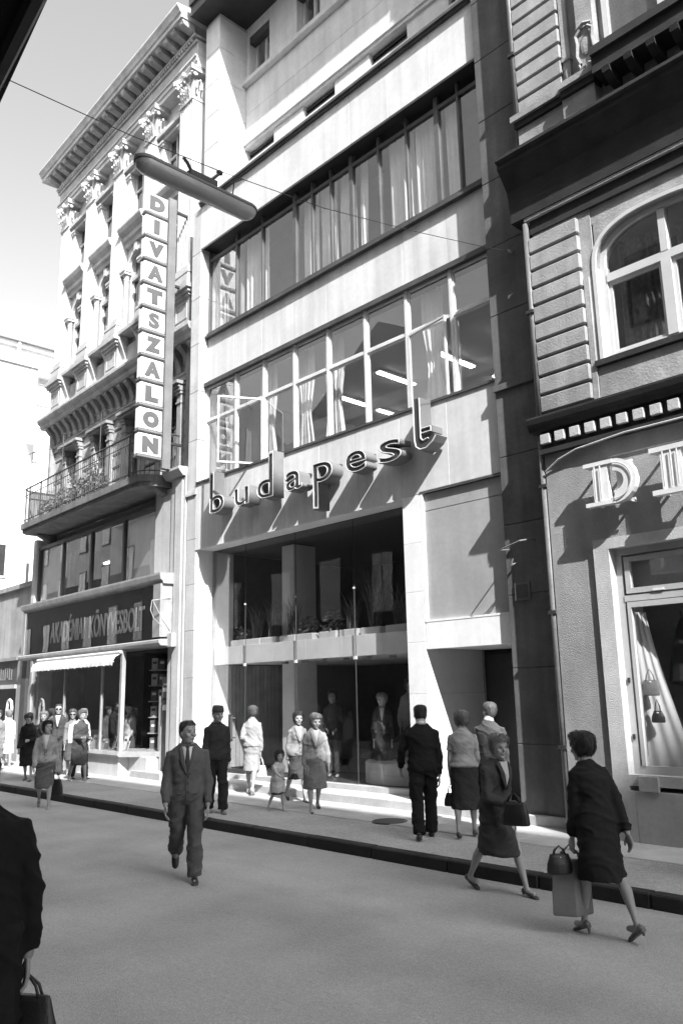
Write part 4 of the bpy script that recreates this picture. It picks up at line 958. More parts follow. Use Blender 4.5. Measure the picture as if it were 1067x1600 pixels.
# head profile: z (chin 0 .. crown 1), half width, half depth, forward offset, all times head height
HEADP = [(-.02, .10, .12, .12), (.03, .19, .20, .11), (.12, .245, .27, .08), (.22, .28, .33, .05), (.35, .315, .385, .015), (.5, .335, .415, -.01), (.65, .345, .43, -.025), (.78, .335, .42, -.03), (.88, .285, .365, -.03), (.95, .205, .27, -.03), (.99, .11, .15, -.03), (1.0, .03, .04, -.03)]
SKIN = lambda v: M('skin_%d' % int(v*100), v, .55, .08, 8, .05, 60)
def person(label, pos, face, h=1.70, sex='m', lean=0, twist=0, head=(0, 0), legs=((18, 8), (-16, 22)), arms=((-10, 4, 12), (12, 4, 15)), feet=(0, 0), build=1.0,
           top=None, bottom=None, skirt=None, coat=None, hair=None, shirt=None, tie=None, skin=.36, shoes=.03, cat='person', detail=1, group='people walking in the street', cap=None, glasses=False, stock=None, heel=0.0, top_hem=None, sleeve='long', scale_head=1.0, body_name='body', name='person', headband=None, hairstyle=None, pads=0.0, crossed=None):
    fx, fy = face; rz = math.atan2(-fx, fy)
    root = thing(name, label, cat, pos, rz, group)
    S = h/1.72; fem = sex == 'f'
    hh = .238*S*scale_head; hipz = .922*S; L = .543*S
    up = Matrix.Rotation(-R(lean), 3, 'X') @ Vector((0, 0, 1)); fw = Matrix.Rotation(-R(lean), 3, 'X') @ Vector((0, 1, 0)); sd_ = Vector((1, 0, 0))
    # ---- legs (hip pitch forward, knee bend back)
    hw = (.088 if not fem else .092)*S*build; th = .435*S; shn = .42*S
    J = {}
    for i, s in ((0, -1), (1, 1)):
        a, k = legs[i]; hp = Vector((s*hw, 0, hipz)); d = Vector((0, math.sin(R(a)), -math.cos(R(a)))); kn = hp+d*th
        d2 = Vector((0, math.sin(R(a-k)), -math.cos(R(a-k)))); an = kn+d2*shn
        J[i] = [hp, kn, an]
    low = min(J[0][2].z-.05*S-heel*(1), J[1][2].z-.05*S-heel)
    dz = -low
    # foot pitch: keep toe on the floor when the heel is lifted
    for i in J: J[i] = [p+Vector((0, 0, dz)) for p in J[i]]
    hip = Vector((0, 0, hipz+dz))
    tw = Matrix.Rotation(R(twist), 3, 'Z')
    def sp(f): return hip+up*(L*f)
    shw = (.165 if not fem else .140)*S*build
    sh_c = sp(.80)
    A = {}
    for i, s in ((0, -1), (1, 1)):
        pit, ab, el = arms[i][:3]; inw = arms[i][3] if len(arms[i]) > 3 else 0
        sp_ = sh_c+tw @ (sd_*s*shw)
        base = Matrix.Rotation(-R(lean)*.5, 3, 'X')
        d = Vector((s*math.sin(R(ab)), math.sin(R(pit))*math.cos(R(ab)), -math.cos(R(pit))*math.cos(R(ab)))); d = tw @ (base @ d)
        e = sp_+d*(.30*S)
        d2 = Vector((-s*math.sin(R(inw)), math.sin(R(pit+el))*math.cos(R(inw)), -math.cos(R(pit+el))*math.cos(R(inw)))); d2 = tw @ (base @ d2)
        w = e+d2*(.255*S); A[i] = [sp_, e, w, d2.normalized()]
    W = build
    if fem: TOR = [(-.16, .10, .085), (-.05, .165, .12), (.08, .175, .125), (.25, .145, .108), (.38, .125, .098), (.55, .140, .115), (.70, .150, .125), (.80, .150, .105), (.88, .122, .088), (.95, .082, .070), (1.0, .058, .058), (1.12, .05, .052)]
    else: TOR = [(-.16, .10, .085), (-.05, .155, .115), (.08, .160, .118), (.25, .150, .115), (.38, .148, .112), (.55, .165, .120), (.70, .175, .122), (.80, .172, .110), (.88, .142, .092), (.95, .098, .076), (1.0, .066, .066), (1.12, .058, .060)]
    def ring(f, gx=0.0, gy=0.0, mulx=1.0, muly=1.0, yoff=0.0):
        rx, ry = interp(TOR, f); t = max(0, min(1, (f-.2)/.6)); m = Matrix.Rotation(R(twist)*t, 3, 'Z')
        rx = rx*S*W*mulx+gx; ry = ry*S*(.5+.5*W)*muly+gy
        return (sp(f)+fw*yoff, (m @ sd_)*rx, (m @ fw)*ry)
    # ---- body
    b = Tub(); fr = [-.16, -.05, .08, .25, .38, .55, .70, .80, .88, .95, 1.0, 1.12]
    b.loft([ring(f) for f in fr], 18)
    for i in (0, 1):
        s0, e, w, d = A[i]; b.limb([s0, lerp(s0, e, .5), e, lerp(e, w, .3), w, w+d*.02*S], [.05*S, .046*S, .040*S, .042*S, .028*S, .026*S])
        hp, kn, an = J[i]
        b.limb([hp+Vector((0, 0, .04*S)), lerp(hp, kn, .5), kn, lerp(kn, an, .3)-Vector((0, .014*S, 0)), lerp(kn, an, .75), an, an-Vector((0, 0, .02*S))], [(.070 if (coat or skirt) else .085)*S*W, (.058 if (coat or skirt) else .070)*S*W, .050*S, .055*S, .034*S, .030*S, .032*S])
        b.limb([an+Vector((0, -.03, -.02))*S, an+Vector((0, .05, -.035))*S, an+Vector((0, .13, -.04))*S], [.032*S, .034*S, .028*S])
    b.loft([ring(.98), (sp(1.16)+fw*.01, sd_*.052*S, fw*.055*S), (sp(1.22)+fw*.015, sd_*.05*S, fw*.052*S)], 12)
    ms = [remeshed(b, .014 if detail else .02, 3)]
    # ---- head
    yaw, pitch_ = head; HR = Matrix.Rotation(R(yaw), 3, 'Z') @ Matrix.Rotation(-R(pitch_), 3, 'X')
    hc = sp(1.0)+fw*(.04*S)+up*(.018*S)          # chin level
    def hp_(x, y, z): return hc+HR @ (Vector((x, y, z))*hh)
    hd = Tub()
    hd.loft([(hp_(0, yo, z), HR @ Vector((rx*hh, 0, 0)), HR @ Vector((0, ry*hh, 0))) for z, rx, ry, yo in HEADP], 20)
    hd.loft([(hp_(0, -.06, -.28), HR @ Vector((.2*hh, 0, 0)), HR @ Vector((0, .22*hh, 0))), (hp_(0, -.06, .25), HR @ Vector((.2*hh, 0, 0)), HR @ Vector((0, .24*hh, 0)))], 12)
    hd.limb([hp_(0, .375, .57), hp_(0, .42, .47), hp_(0, .475, .385), hp_(0, .43, .345)], [.03*hh, .05*hh, .075*hh, .05*hh], 8)
    hd.ell(hp_(0, .375, .245), (.11*hh, .06*hh, .035*hh), 8, 6, HR); hd.ell(hp_(0, .355, .19), (.10*hh, .06*hh, .03*hh), 8, 6, HR); hd.ell(hp_(0, .30, .06), (.12*hh, .1*hh, .08*hh), 8, 6, HR)
    for s in (-1, 1):
        hd.ell(hp_(s*.345, -.02, .43), (.04*hh, .075*hh, .13*hh), 8, 6, HR); hd.ell(hp_(s*.13, .375, .60), (.12*hh, .05*hh, .035*hh), 8, 6, HR); hd.ell(hp_(s*.19, .29, .36), (.1*hh, .1*hh, .1*hh), 8, 6, HR)
    ms.append(remeshed(hd, .0065 if detail else .011, 2))
    # ---- hands: palm, four fingers, thumb
    for i, s in ((0, -1), (1, 1)):
        s0, e, w, d = A[i]; hn = Tub(); curl = R(25 if not (crossed and i in crossed) else 40)
        nrm = Vector((-s, 0, 0)); nrm = (nrm-d*nrm.dot(d)).normalized(); wd_ = d.cross(nrm)           # palm faces the thigh
        if wd_.y < 0: wd_ = -wd_
        k = .19*h/1.72*(.95 if fem else 1.02)
        hn.limb([w, w+d*k*.12, w+d*k*.30, w+d*k*.48, w+d*k*.52], [(.012*1, .02), (.014, .030), (.015, .038), (.014, .038), (.009, .034)] if abs(S-1) < .3 else [.018*S]*5, 12, nrm)
        if detail:
            for q, (off, ln) in enumerate(((.028, .44), (.010, .50), (-.009, .46), (-.026, .36))):
                p0 = w+d*k*.46+wd_*off*S; d1 = (d*math.cos(curl*.5)+nrm*math.sin(curl*.5)); d2 = (d*math.cos(curl*1.5)+nrm*math.sin(curl*1.5)); d3 = (d*math.cos(curl*2.3)+nrm*math.sin(curl*2.3))
                p1 = p0+d1*k*ln*.45; p2 = p1+d2*k*ln*.32; p3 = p2+d3*k*ln*.23; hn.limb([p0, p1, p2, p3], [.0095*S, .009*S, .008*S, .006*S], 8, wd_)
            t0 = w+d*k*.14+wd_*.024*S; t1 = t0+(d*.75+wd_*.6+nrm*.25).normalized()*k*.26; t2 = t1+(d*.95+wd_*.15+nrm*.2).normalized()*k*.18; hn.limb([t0, t1, t2], [.012*S, .011*S, .008*S], 8, nrm)
            ms.append(remeshed(hn, .0052, 1))
        else: hn.ell(w+d*k*.6, (.022*S, .035*S, .05*S), 8, 6); ms.append(remeshed(hn, .01, 1))
    body = link(body_name, join_meshes(body_name, ms, SKIN(skin)), root)
    # ---- face
    m_eye = M('eye_dark', .03, .2, 0, spec=.6); m_lip = M('lips', .16, .5, 0); m_brow = M('brow', .08, .8, 0)
    for s in (-1, 1):
        MB().ell(hp_(s*.135, .372, .50), (.055*hh, .028*hh, .028*hh), 8, 6, HR).build('eye', m_eye, root, True)
        MB().ell(hp_(s*.14, .402, .60), (.085*hh, .03*hh, .016*hh), 8, 4, HR).build('eyebrow', m_brow, root, True)
    MB().ell(hp_(0, .415, .218), (.10*hh, .025*hh, .012*hh), 8, 4, HR).build('mouth', m_lip, root, True)
    if glasses:
        g = MB()
        for s in (-1, 1): g.ell(hp_(s*.15, .43, .5), (.12*hh, .02*hh, .085*hh), 10, 6, HR); g.tube([hp_(s*.27, .40, .53), hp_(s*.36, .0, .52)], .004, 5)
        g.tube([hp_(-.05, .44, .52), hp_(.05, .44, .52)], .004, 5); g.build('sunglasses', M('dark_lens', .01, .1, 0), root, True)
    # ---- hair
    if hair is not None:
        mh = M('hair_%d' % int(hair*1000), hair, .5, .25, 20, .5, 120, spec=.5); st = hairstyle or ('short' if not fem else 'bob')
        nz, na = 22, 56; vs = []; fs = []; vol = {'short': .032, 'bob': .13, 'updo': .12, 'bun': .09, 'set': .15}[st]
        def hl(q):                                  # hairline height as a function of angle, 0 = front
            c = math.cos(q)
            if st == 'short': tab = [(-1, .10), (-.6, .16), (-.15, .40), (.1, .48), (.45, .70), (.75, .80), (1, .80)]
            elif st == 'set': tab = [(-1, .06), (-.5, .10), (-.1, .22), (.25, .42), (.5, .64), (.8, .74), (1, .76)]
            else: tab = [(-1, .0), (-.5, .05), (-.1, .12), (.3, .25), (.5, .55), (.8, .74), (1, .78)]
            return interp(tab, c)[0]
        for j in range(nz+1):
            for i in range(na):
                q = 2*math.pi*i/na; z0 = hl(q); z = z0+(1.0-z0)*(j/nz)**.85; rx, ry, yo = interp(HEADP, min(z, 1.0))
                fr_ = max(0, math.cos(q)); edge = min(1, j/(2.5+6*fr_))**.8; nn = noise.noise(Vector((math.sin(q)*2.6+h*9, math.cos(q)*2.6, z*4)))*.06+noise.noise(Vector((math.sin(q)*8, math.cos(q)*8, z*11+h)))*.035
                g = 1+(vol*(.35 if st == 'short' else 1)+vol*(.8 if z > .75 else .5)*0+nn)*edge/.4*.62
                back = max(0, -math.cos(q)); gx = (rx*g+.012*edge)*1.0; gy = (ry*g+.012*edge)+back*(vol*.5)*edge
                zz = z+(vol*.75+nn*.6)*edge*max(0, (z-.55)/.45)
                vs.append(hp_(math.sin(q)*gx, yo+math.cos(q)*gy, zz))
        for j in range(nz):
            for i in range(na): fs.append((j*na+i, j*na+(i+1) % na, (j+1)*na+(i+1) % na, (j+1)*na+i))
        fs.append(tuple(nz*na+i for i in range(na)))
        hb = MB().add(vs, fs); rs = random.Random(int(h*1000)+len(label))
        nst = 900 if detail else 260
        for _ in range(nst):
            i = rs.randrange(na); j0 = rs.randrange(2, nz); ln = rs.randint(2, 6 if st == 'short' else 8); j1 = max(0, j0-ln); sh = rs.choice((-2, -1, 0, 1, 2)); lf = rs.uniform(.002, .020 if st != 'short' else .009); P_ = []
            for j, lift_ in ((j0, .002), ((j0+j1)//2, lf), (j1, lf*rs.uniform(.3, 1.3))):
                k_ = (i+int(sh*(j0-j)/max(1, ln))) % na; p_ = vs[j*na+k_]; d_ = (p_-hp_(0, 0, .55)).normalized(); t_ = (vs[j*na+(k_+1) % na]-p_).normalized(); P_.append((p_+d_*lift_, t_))
            w_ = rs.uniform(.002, .005); q_ = []
            for (p_, t_), ww in zip(P_, (1, 1, .3)): q_ += [p_-t_*w_*ww, p_+t_*w_*ww]
            hb.add(q_, [(0, 1, 3, 2), (2, 3, 5, 4)])
        if st in ('bun', 'updo'): hb.ell(hp_(0, -.42, .75 if st == 'updo' else .45), (.24*hh, .2*hh, .22*hh), 12, 8, HR)
        hb.build('hair', mh, root, True)
        if headband: MB().loft if False else None
        if headband:
            t = Tub(); pts = [hp_(math.sin(a)*.385, math.cos(a)*.05+.06+.0*a, .62+.47*math.cos(a)*.9) for a in [(-100+k*20)*math.pi/180 for k in range(11)]]
            t.limb(pts, [(.016, .006)]*len(pts), 8); t.build('headband', M('cloth_white', headband, .8), root, True)
    if cap is not None:
        t = Tub(); rr = []
        for z, gx, gy in ((.66, .40, .50), (.80, .41, .50), (1.0, .36, .46), (1.08, .30, .42), (1.10, .12, .3)): rr.append((hp_(0, -.03, z), HR @ Vector((gx*hh, 0, 0)), HR @ Vector((0, gy*hh, 0))))
        t.loft(rr, 18); t.build('cap', M('cap_cloth', cap, .9), root, True)
    # ---- clothes
    def cloth(name, v, mb, vox=.012, fold=.013, fs=(5, 5, 2.2), sm=6, mat=None):
        me = remeshed(mb, vox if detail else vox*1.5, sm); me.name = name
        sd = h*17+len(label)
        cos = [v.co.copy() for v in me.vertices]; nrm_ = [v.normal.copy() for v in me.vertices]; flat = []
        for c, nv in zip(cos, nrm_):
            q_ = c.z+.5*c.x+.3*c.y; nn = noise.noise(Vector((c.x*fs[0]+sd, c.y*fs[1], c.z*fs[2])))*.55+max(0, 1-4*abs(noise.noise(Vector((c.x*4+sd, c.y*4, q_*7)))))*.75+max(0, 1-5*abs(noise.noise(Vector((c.x*7+sd, c.y*7, q_*15+4)))))*.3-.3
            flat.extend(c+nv*(fold*nn))
        me.vertices.foreach_set('co', flat); me.update()
        me.materials.clear(); me.materials.append(mat or M('cloth_%s_%d' % ('x', int(v*1000)), v, .9, .1, 14, .35, 260, spec=.15))
        for p in me.polygons: p.use_smooth = True; p.material_index = 0
        return link(name, me, root)
    def legtube(b_, r0, r1, r2, upto=1.0):
        for i in (0, 1):
            hp, kn, an = J[i]; end = lerp(kn, an, upto)
            b_.limb([hp+Vector((0, 0, .05*S)), hp-Vector((0, 0, .03*S)), lerp(hp, kn, .5), kn, lerp(kn, end, .5), end], [r0*1.0*S*W, r0*S*W, lerp(r0, r1, .55)*S*W, r1*S, lerp(r1, r2, .5)*S, r2*S])
    if bottom is not None:
        b_ = Tub(); b_.loft([ring(f, .012*S, .014*S) for f in (-.17, -.05, .08, .25, .36)], 18); legtube(b_, .105, .083, .085, .98)
        cloth('trousers', bottom, b_, fold=.020, fs=(7, 7, 3))
    if skirt is not None:
        v, to, flare = skirt          # to: fraction hip->ankle
        b_ = Tub(); rr = []
        kmid = (J[0][1]+J[1][1])/2; spread = abs(J[0][1].y-J[1][1].y)/2
        amid = (J[0][2]+J[1][2])/2; aspread = abs(J[0][2].y-J[1][2].y)/2
        for f, g_ in ((.32, .0), (.22, .003), (.10, .008), (-.05, .016)): rr.append(ring(f, g_*S, g_*S))
        zend = hip.z-(hip.z-.05)*to; kz = kmid.z
        for t in (.25, .5, .75, 1.0):
            z = lerp(hip.z-.04, zend, t); u = (hip.z-z)/(hip.z-kz) if z > kz else 1+(kz-z)/(kz-amid.z+1e-6)
            if u <= 1: c = lerp(hip, kmid, u); spd = spread*u
            else: c = lerp(kmid, amid, u-1); spd = lerp(spread, aspread, (u-1)*.6)
            rr.append((Vector((0, c.y, z)), Vector((.175*S*W+flare*t, 0, 0)), Vector((0, max(.125*S*W, spd+.085*S)+flare*t*.6, 0))))
        b_.loft(rr, 20); cloth('skirt', v, b_, fold=.014, fs=(10, 10, 1.0))
    if top is not None:
        v = top; hem = top_hem if top_hem is not None else (-.10 if not fem else .02); g = .016+pads
        b_ = Tub(); fl = [f for f in (hem, hem+.1, .12, .25, .38, .55, .70, .80, .88, .95, .99, 1.02) if f >= hem]; fl = sorted(set(fl)); rr = []
        for f in fl:
            ex = (.022 if f < .3 else g)
            rr.append(ring(f, (g+(.012 if f < .15 else 0))*S, (g+(.014 if f < .15 else .004))*S))
        b_.loft(rr, 22)
        for i, s in ((0, -1), (1, 1)):
            s0, e, w, d = A[i]
            if sleeve == 'long': b_.limb([s0-tw @ (sd_*s*.05*S)+up*.012, s0+up*.008, lerp(s0, e, .35), lerp(s0, e, .75), e, lerp(e, w, .5), lerp(e, w, .93)], [.045*S, .055*S+pads, .060*S, .057*S, .056*S, .051*S, .045*S])
            else: b_.limb([s0-tw @ (sd_*s*.05*S)+up*.012, s0+up*.005, lerp(s0, e, .3), lerp(s0, e, .62)], [.045*S, .056*S, .058*S, .058*S])
        cloth('jacket' if sleeve == 'long' else 'blouse', v, b_, fold=.015, fs=(7, 7, 5))
    if coat is not None:
        v, to = coat; b_ = Tub(); rr = []
        spread = abs(J[0][1].y-J[1][1].y)/2; kmid = (J[0][1]+J[1][1])/2; zend = hip.z-(hip.z-.05)*to
        for t in (1.0, .75, .5, .25):
            z = lerp(hip.z-.04, zend, t); u = min(1, (hip.z-z)/(hip.z-kmid.z)); c = lerp(hip, kmid, u)
            rr.append((Vector((0, c.y, z)), Vector((.200*S*W-.004*t, 0, 0)), Vector((0, max(.145*S*W, spread*u+.085*S), 0))))
        for f in (-.05, .08, .25, .38, .55, .70, .80, .88, .95, .99, 1.02): rr.append(ring(f, (.03 if f < .85 else .02)*S, (.03 if f < .85 else .02)*S))
        b_.loft(rr, 22)
        for i, s in ((0, -1), (1, 1)):
            s0, e, w, d = A[i]; b_.limb([s0-tw @ (sd_*s*.05*S)+up*.012, s0+up*.008, lerp(s0, e, .4), e, lerp(e, w, .5), lerp(e, w, .95)], [.046*S, .058*S, .064*S, .060*S, .056*S, .052*S])
        cloth('coat', v, b_, fold=.018, fs=(7, 7, 3))
    # shirt V, lapels, tie laid over the chest
    if shirt is not None:
        g = (.016 if coat is None else .03)+.016
        def surf(f, x):
            c, ax, ay = ring(f, g*S, (g+.006)*S); u = max(-.98, min(.98, x/ax.length)); return c+ax.normalized()*x+ay*math.sqrt(1-u*u)
        def strip(name, pairs, mat, off=0.0):
            vs = []; fs = []
            for f, xa, xb in pairs:
                for t in (0, .33, .67, 1): vs.append(surf(f, lerp(xa, xb, t))+fw*off)
            for j in range(len(pairs)-1):
                for k in range(3): fs.append((j*4+k, j*4+k+1, (j+1)*4+k+1, (j+1)*4+k))
            o = MB().add(vs, fs).build(name, mat, root, True); q = o.modifiers.new('t', 'SOLIDIFY'); q.thickness = .006; q.offset = 0; return o
        fb = .42; wv = .062*S
        strip('shirt', [(f, -wv*(f-fb)/(.97-fb), wv*(f-fb)/(.97-fb)) for f in (fb, .5, .6, .7, .8, .9, .97)], M('shirt_%d' % int(shirt*100), shirt, .8, .04, 5), .0)
        tv = top if top is not None else coat[0]; ml = M('cloth_x_%d' % int(tv*1000), tv, .9)
        for s in (-1, 1):
            strip('lapel', [(f, s*(wv*(f-fb)/(.97-fb)-.004), s*(wv*(f-fb)/(.97-fb)+w_)) for f, w_ in ((fb, .012), (.5, .022), (.62, .038), (.74, .05), (.76, .036), (.86, .04), (.96, .03))], ml, .008)
        co = Tub(); cp = [sp(1.0)+fw*(.0)+sd_*(.062*S*math.sin(a))+fw*(.062*S*math.cos(a))+up*(.012-.02*math.cos(a)) for a in [k*math.pi/8 for k in range(17)]]
        co.limb(cp, [(.018, .007)]*17, 8, up); co.build('collar', M('shirt_%d' % int(shirt*100), shirt), root, True)
        if top is not None:
            strip('front_edge', [(f, .004, .012) for f in (-.08, .0, .1, .2, .3, .41)], ml, .006)
            for f in (.10, .26, .38):
                MB().ell(surf(f, -.012)+fw*.006, (.010*S, .006*S, .010*S), 8, 6).build('button', M('button_dark', .03, .3), root, True)
            for sgn in (-1, 1): strip('pocket_flap', [(.04, sgn*.055*S, sgn*.115*S), (.075, sgn*.055*S, sgn*.115*S)], ml, .008)
        if tie is not None: strip('tie', [(.44, -.028, .028), (.6, -.03, .03), (.75, -.024, .024), (.88, -.018, .018), (.93, -.014, .014), (.96, -.022, .022), (.985, -.018, .018)], M('tie_cloth_%d' % int(tie*1000), tie, .6), .006)
    # ---- shoes
    msh = M('shoe_%d' % int(shoes*1000), shoes, .4, .1, 8, spec=.5)
    for i in (0, 1):
        hp, kn, an = J[i]; t = Tub()
        lift = an.z-.05*S-heel; pt = math.asin(max(-.2, min(.9, (lift+heel)/(.17*S))))+R(feet[i])   # toe stays down
        Rm = Matrix.Rotation(-pt, 3, 'X')
        def q(y, z): return an+Rm @ Vector((0, y*S, z*S))
        w_ = .036 if fem else .044
        t.loft([(q(-.055, -.03), Vector((w_*.6*S, 0, 0)), Rm @ Vector((0, 0, .02*S))), (q(-.03, -.022), Vector((w_*.85*S, 0, 0)), Rm @ Vector((0, 0, .034*S))), (q(.03, -.025), Vector((w_*.85*S, 0, 0)), Rm @ Vector((0, 0, .032*S if not fem else .022*S))), (q(.09, -.035), Vector((w_*S, 0, 0)), Rm @ Vector((0, 0, .026*S if not fem else .018*S))), (q(.15, -.043), Vector((w_*.85*S, 0, 0)), Rm @ Vector((0, 0, .018*S))), (q(.185, -.048), Vector((w_*.35*S, 0, 0)), Rm @ Vector((0, 0, .009*S)))], 14)
        t.loft([(q(-.055, -.05), Vector((w_*.75*S, 0, 0)), Rm @ Vector((0, .0, .006*S))), (q(.17, -.056), Vector((w_*.75*S, 0, 0)), Rm @ Vector((0, 0, .006*S)))], 10)
        if heel: t.loft([(q(-.045, -.045), Vector((.018*S, 0, 0)), Vector((0, .02*S, 0))), (q(-.045, -.045)-Vector((0, 0, heel*(1 if lift < .03 else .8)+.0)), Vector((.010*S, 0, 0)), Vector((0, .010*S, 0)))], 8)
        else: t.loft([(q(-.04, -.045), Vector((w_*.7*S, 0, 0)), Rm @ Vector((0, .03*S, 0))), (q(-.04, -.062), Vector((w_*.7*S, 0, 0)), Rm @ Vector((0, .03*S, 0)))], 8)
        t.build('shoe', msh, root, True)
    root['_hands'] = 0
    del root['_hands']
    M4 = Matrix.Translation(pos) @ Matrix.Rotation(rz, 4, 'Z')
    return root, {i: M4 @ (A[i][2]+A[i][3]*.085*S) for i in A}, M4
def handbag(label, at, size, v, yaw=0, strap=.18, cat='handbag', trap=.8, name='handbag'):
    w, d, hgt = size; t = thing(name, label, cat, at, yaw)       # 'at' is the hand holding the strap
    b = Tub(); z1 = -strap; z0 = z1-hgt
    b.loft([((0, 0, z0), (w*.5, 0, 0), (0, d*.5, 0)), ((0, 0, z0+.02), (w*.53, 0, 0), (0, d*.53, 0)), ((0, 0, lerp(z0, z1, .5)), (w*.5, 0, 0), (0, d*.5, 0)), ((0, 0, z1-.02), (w*.5*trap, 0, 0), (0, d*.28, 0)), ((0, 0, z1), (w*.48*trap, 0, 0), (0, d*.12, 0))], 4 if cat == 'shopping bag' else 14)
    me = remeshed(b, .009, 3); me.materials.append(M('bag_%d' % int(v*1000), v, .45, .1, 8, .2, 90, spec=.45))
    for p in me.polygons: p.use_smooth = True; p.material_index = 0
    link('bag_body', me, t)
    for s in (-1, 1): MB().tube([(-w*.3*trap, s*d*.12, z1-.02), (-w*.22*trap, s*d*.1, z1*.5), (0, 0, .01), (w*.22*trap, s*d*.1, z1*.5), (w*.3*trap, s*d*.12, z1-.02)], .007, 6).build('handle', M('bag_%d' % int(v*1000), v), t, True)
    MB().ell((0, -d*.2, z1-.03), (.02, .012, .012), 8, 6).build('clasp', m_wframe, t, True)
    return t
G = 'people walking in the street'
man, mh, _ = person('man in grey suit and dark tie crossing the road towards the viewer', (-8.30, 5.38, 0), (.86, -.52), 1.74, 'm', 2, 0, (32, 0), ((9, 4), (-14, 42)), ((4, 10, 14), (8, 9, 22)), top=.10, bottom=.09, shirt=.6, tie=.03, hair=.06, skin=.30, shoes=.03, build=1.10, pads=.008)
person('man in dark uniform and side cap standing on the pavement by the pillar', (-11.65, 8.12, .13), (.92, -.38), 1.70, 'm', 0, 0, (12, 5), ((10, 5), (-8, 8)), ((-4, 6, 12), (2, 7, 18)), top=.035, bottom=.022, hair=.03, cap=.05, skin=.28, shoes=.12, build=.96)
ws, wh, _ = person('woman in pale suit seen from behind by the glass door, white bag in hand', (-13.2, 10.02, .13), (-.62, .78), 1.62, 'f', 3, 0, (25, 5), ((12, 10), (-14, 16)), ((-30, 6, 95, 35), (-6, 8, 10)), top=.27, skirt=(.26, .54, .0), hair=.09, hairstyle='set', skin=.27, shoes=.5, heel=.04, top_hem=-.02)
handbag('white handbag of the woman in the pale suit', wh[1], (.26, .12, .22), .5, .4, .16)
person('dark haired woman in light grey jacket walking behind the grandmother', (-11.65, 9.85, .13), (.95, -.32), 1.57, 'f', 2, 0, (-6, 4), ((14, 8), (-16, 20)), ((6, 5, 25, 10), (-10, 6, 10)), top=.2, skirt=(.05, .56, .0), shirt=.35, hair=.035, skin=.27, shoes=.03, top_hem=-.04)
gm, gh, _ = person('elderly woman in pale suit leading the small child', (-10.5, 9.25, .13), (.86, -.52), 1.56, 'f', 4, 0, (14, 12), ((-18, 10), (14, 6)), ((6, 14, 12), (-2, 6, 10)), top=.27, skirt=(.16, .60, .02), shirt=.4, hair=.16, hairstyle='set', skin=.27, shoes=.02, build=1.12, top_hem=-.06)
person('small child in pale smock and dark shorts holding a hand', (-11.0, 8.88, .13), (.93, .1), .92, 'f', 3, 0, (-22, 0), ((10, 6), (-12, 18)), ((-6, 10, 10), (52, 24, 12)), coat=(.45, .44), bottom=None, skirt=(.06, .5, .0), hair=.045, skin=.30, shoes=.35, build=1.36, scale_head=1.32)
person('man in black suit seen from behind stepping along the pavement', (-7.52, 8.52, .13), (-.72, .70), 1.71, 'm', 2, 0, (6, 2), ((-10, 14), (12, 6)), ((14, 20, 28), (-6, 8, 12)), top=.014, bottom=.012, shirt=.6, hair=.02, skin=.27, shoes=.02, build=1.06, pads=.006)
wb, wbh, _ = person('woman in light short sleeved jumper and dark skirt seen from behind', (-7.12, 8.88, .13), (-.55, .84), 1.58, 'f', 2, 0, (18, 2), ((-6, 8), (10, 8)), ((-2, 8, 10), (4, 10, 50, 15)), top=.30, skirt=(.035, .62, .01), sleeve='short', hair=.13, hairstyle='bob', skin=.33, shoes=.04, build=1.1, top_hem=.06, heel=.03)
handbag('small black handbag of the woman in the light jumper', wbh[0], (.20, .1, .17), .015, .5, .12)
person('man in dark grey jacket with white collar by the doorway', (-6.98, 9.28, .13), (-.35, .94), 1.72, 'm', 2, 0, (48, -6), ((-4, 5), (6, 6)), ((6, 5, 40, 20), (2, 6, 16)), top=.075, bottom=.03, shirt=.65, hair=.10, skin=.27, shoes=.02, build=1.0)
w10, w10h, _ = person('blonde woman in charcoal dress hurrying along the kerb', (-5.40, 7.22, 0), (.98, -.2), 1.58, 'f', 6, 0, (-8, 8), ((26, 10), (-20, 14)), ((-14, 10, 8), (10, 6, 70, 15)), coat=(.05, .57), shirt=.4, hair=.2, hairstyle='set', skin=.30, shoes=.03, build=1.08, heel=.03)
handbag('big black handbag under the arm of the blonde woman', w10h[1]+Vector((0, 0, .12)), (.30, .14, .22), .008, .2, .07)
w11, w11h, _ = person('dark haired woman in black dress walking away with bags', (-3.86, 6.55, 0), (-.93, .36), 1.60, 'f', 9, 0, (10, 4), ((14, 6), (-17, 8)), ((6, 6, 12), (-22, 10, 6)), coat=(.018, .52), hair=.016, hairstyle='set', skin=.26, shoes=.12, build=1.06, heel=.05)
handbag('tall pale shopping bag of the woman in black', w11h[0]+Vector((-.03, 0, .0)), (.34, .16, .44), .17, .9, .10, 'shopping bag', .92, 'shopping_bag')
handbag('round dark purse hung over the tall shopping bag', w11h[0]+Vector((-.07, -.09, .0)), (.22, .11, .16), .02, .9, .05)
wf_, wfh, _ = person('woman in open grey cardigan and pale blouse walking in the road', (-15.53, 6.95, 0), (.90, -.44), 1.60, 'f', 2, 0, (30, 0), ((6, 4), (-16, 22)), ((-6, 12, 10), (6, 10, 16)), top=.30, skirt=(.11, .60, .0), hair=.02, hairstyle='updo', skin=.32, shoes=.3, shirt=.5, build=1.08, detail=1, top_hem=-.02)
handbag('black bag in the hand of the woman in the cardigan', wfh[0], (.34, .14, .28), .012, .4, .14)
person('woman in long black coat looking down by the bookshop', (-19.6, 8.35, .13), (.80, -.6), 1.56, 'f', 8, 0, (-10, 22), ((8, 4), (-10, 12)), ((10, 8, 80, 30), (4, 8, 30)), coat=(.018, .62), hair=.03, hairstyle='set', skin=.27, shoes=.02, build=1.12, detail=0)
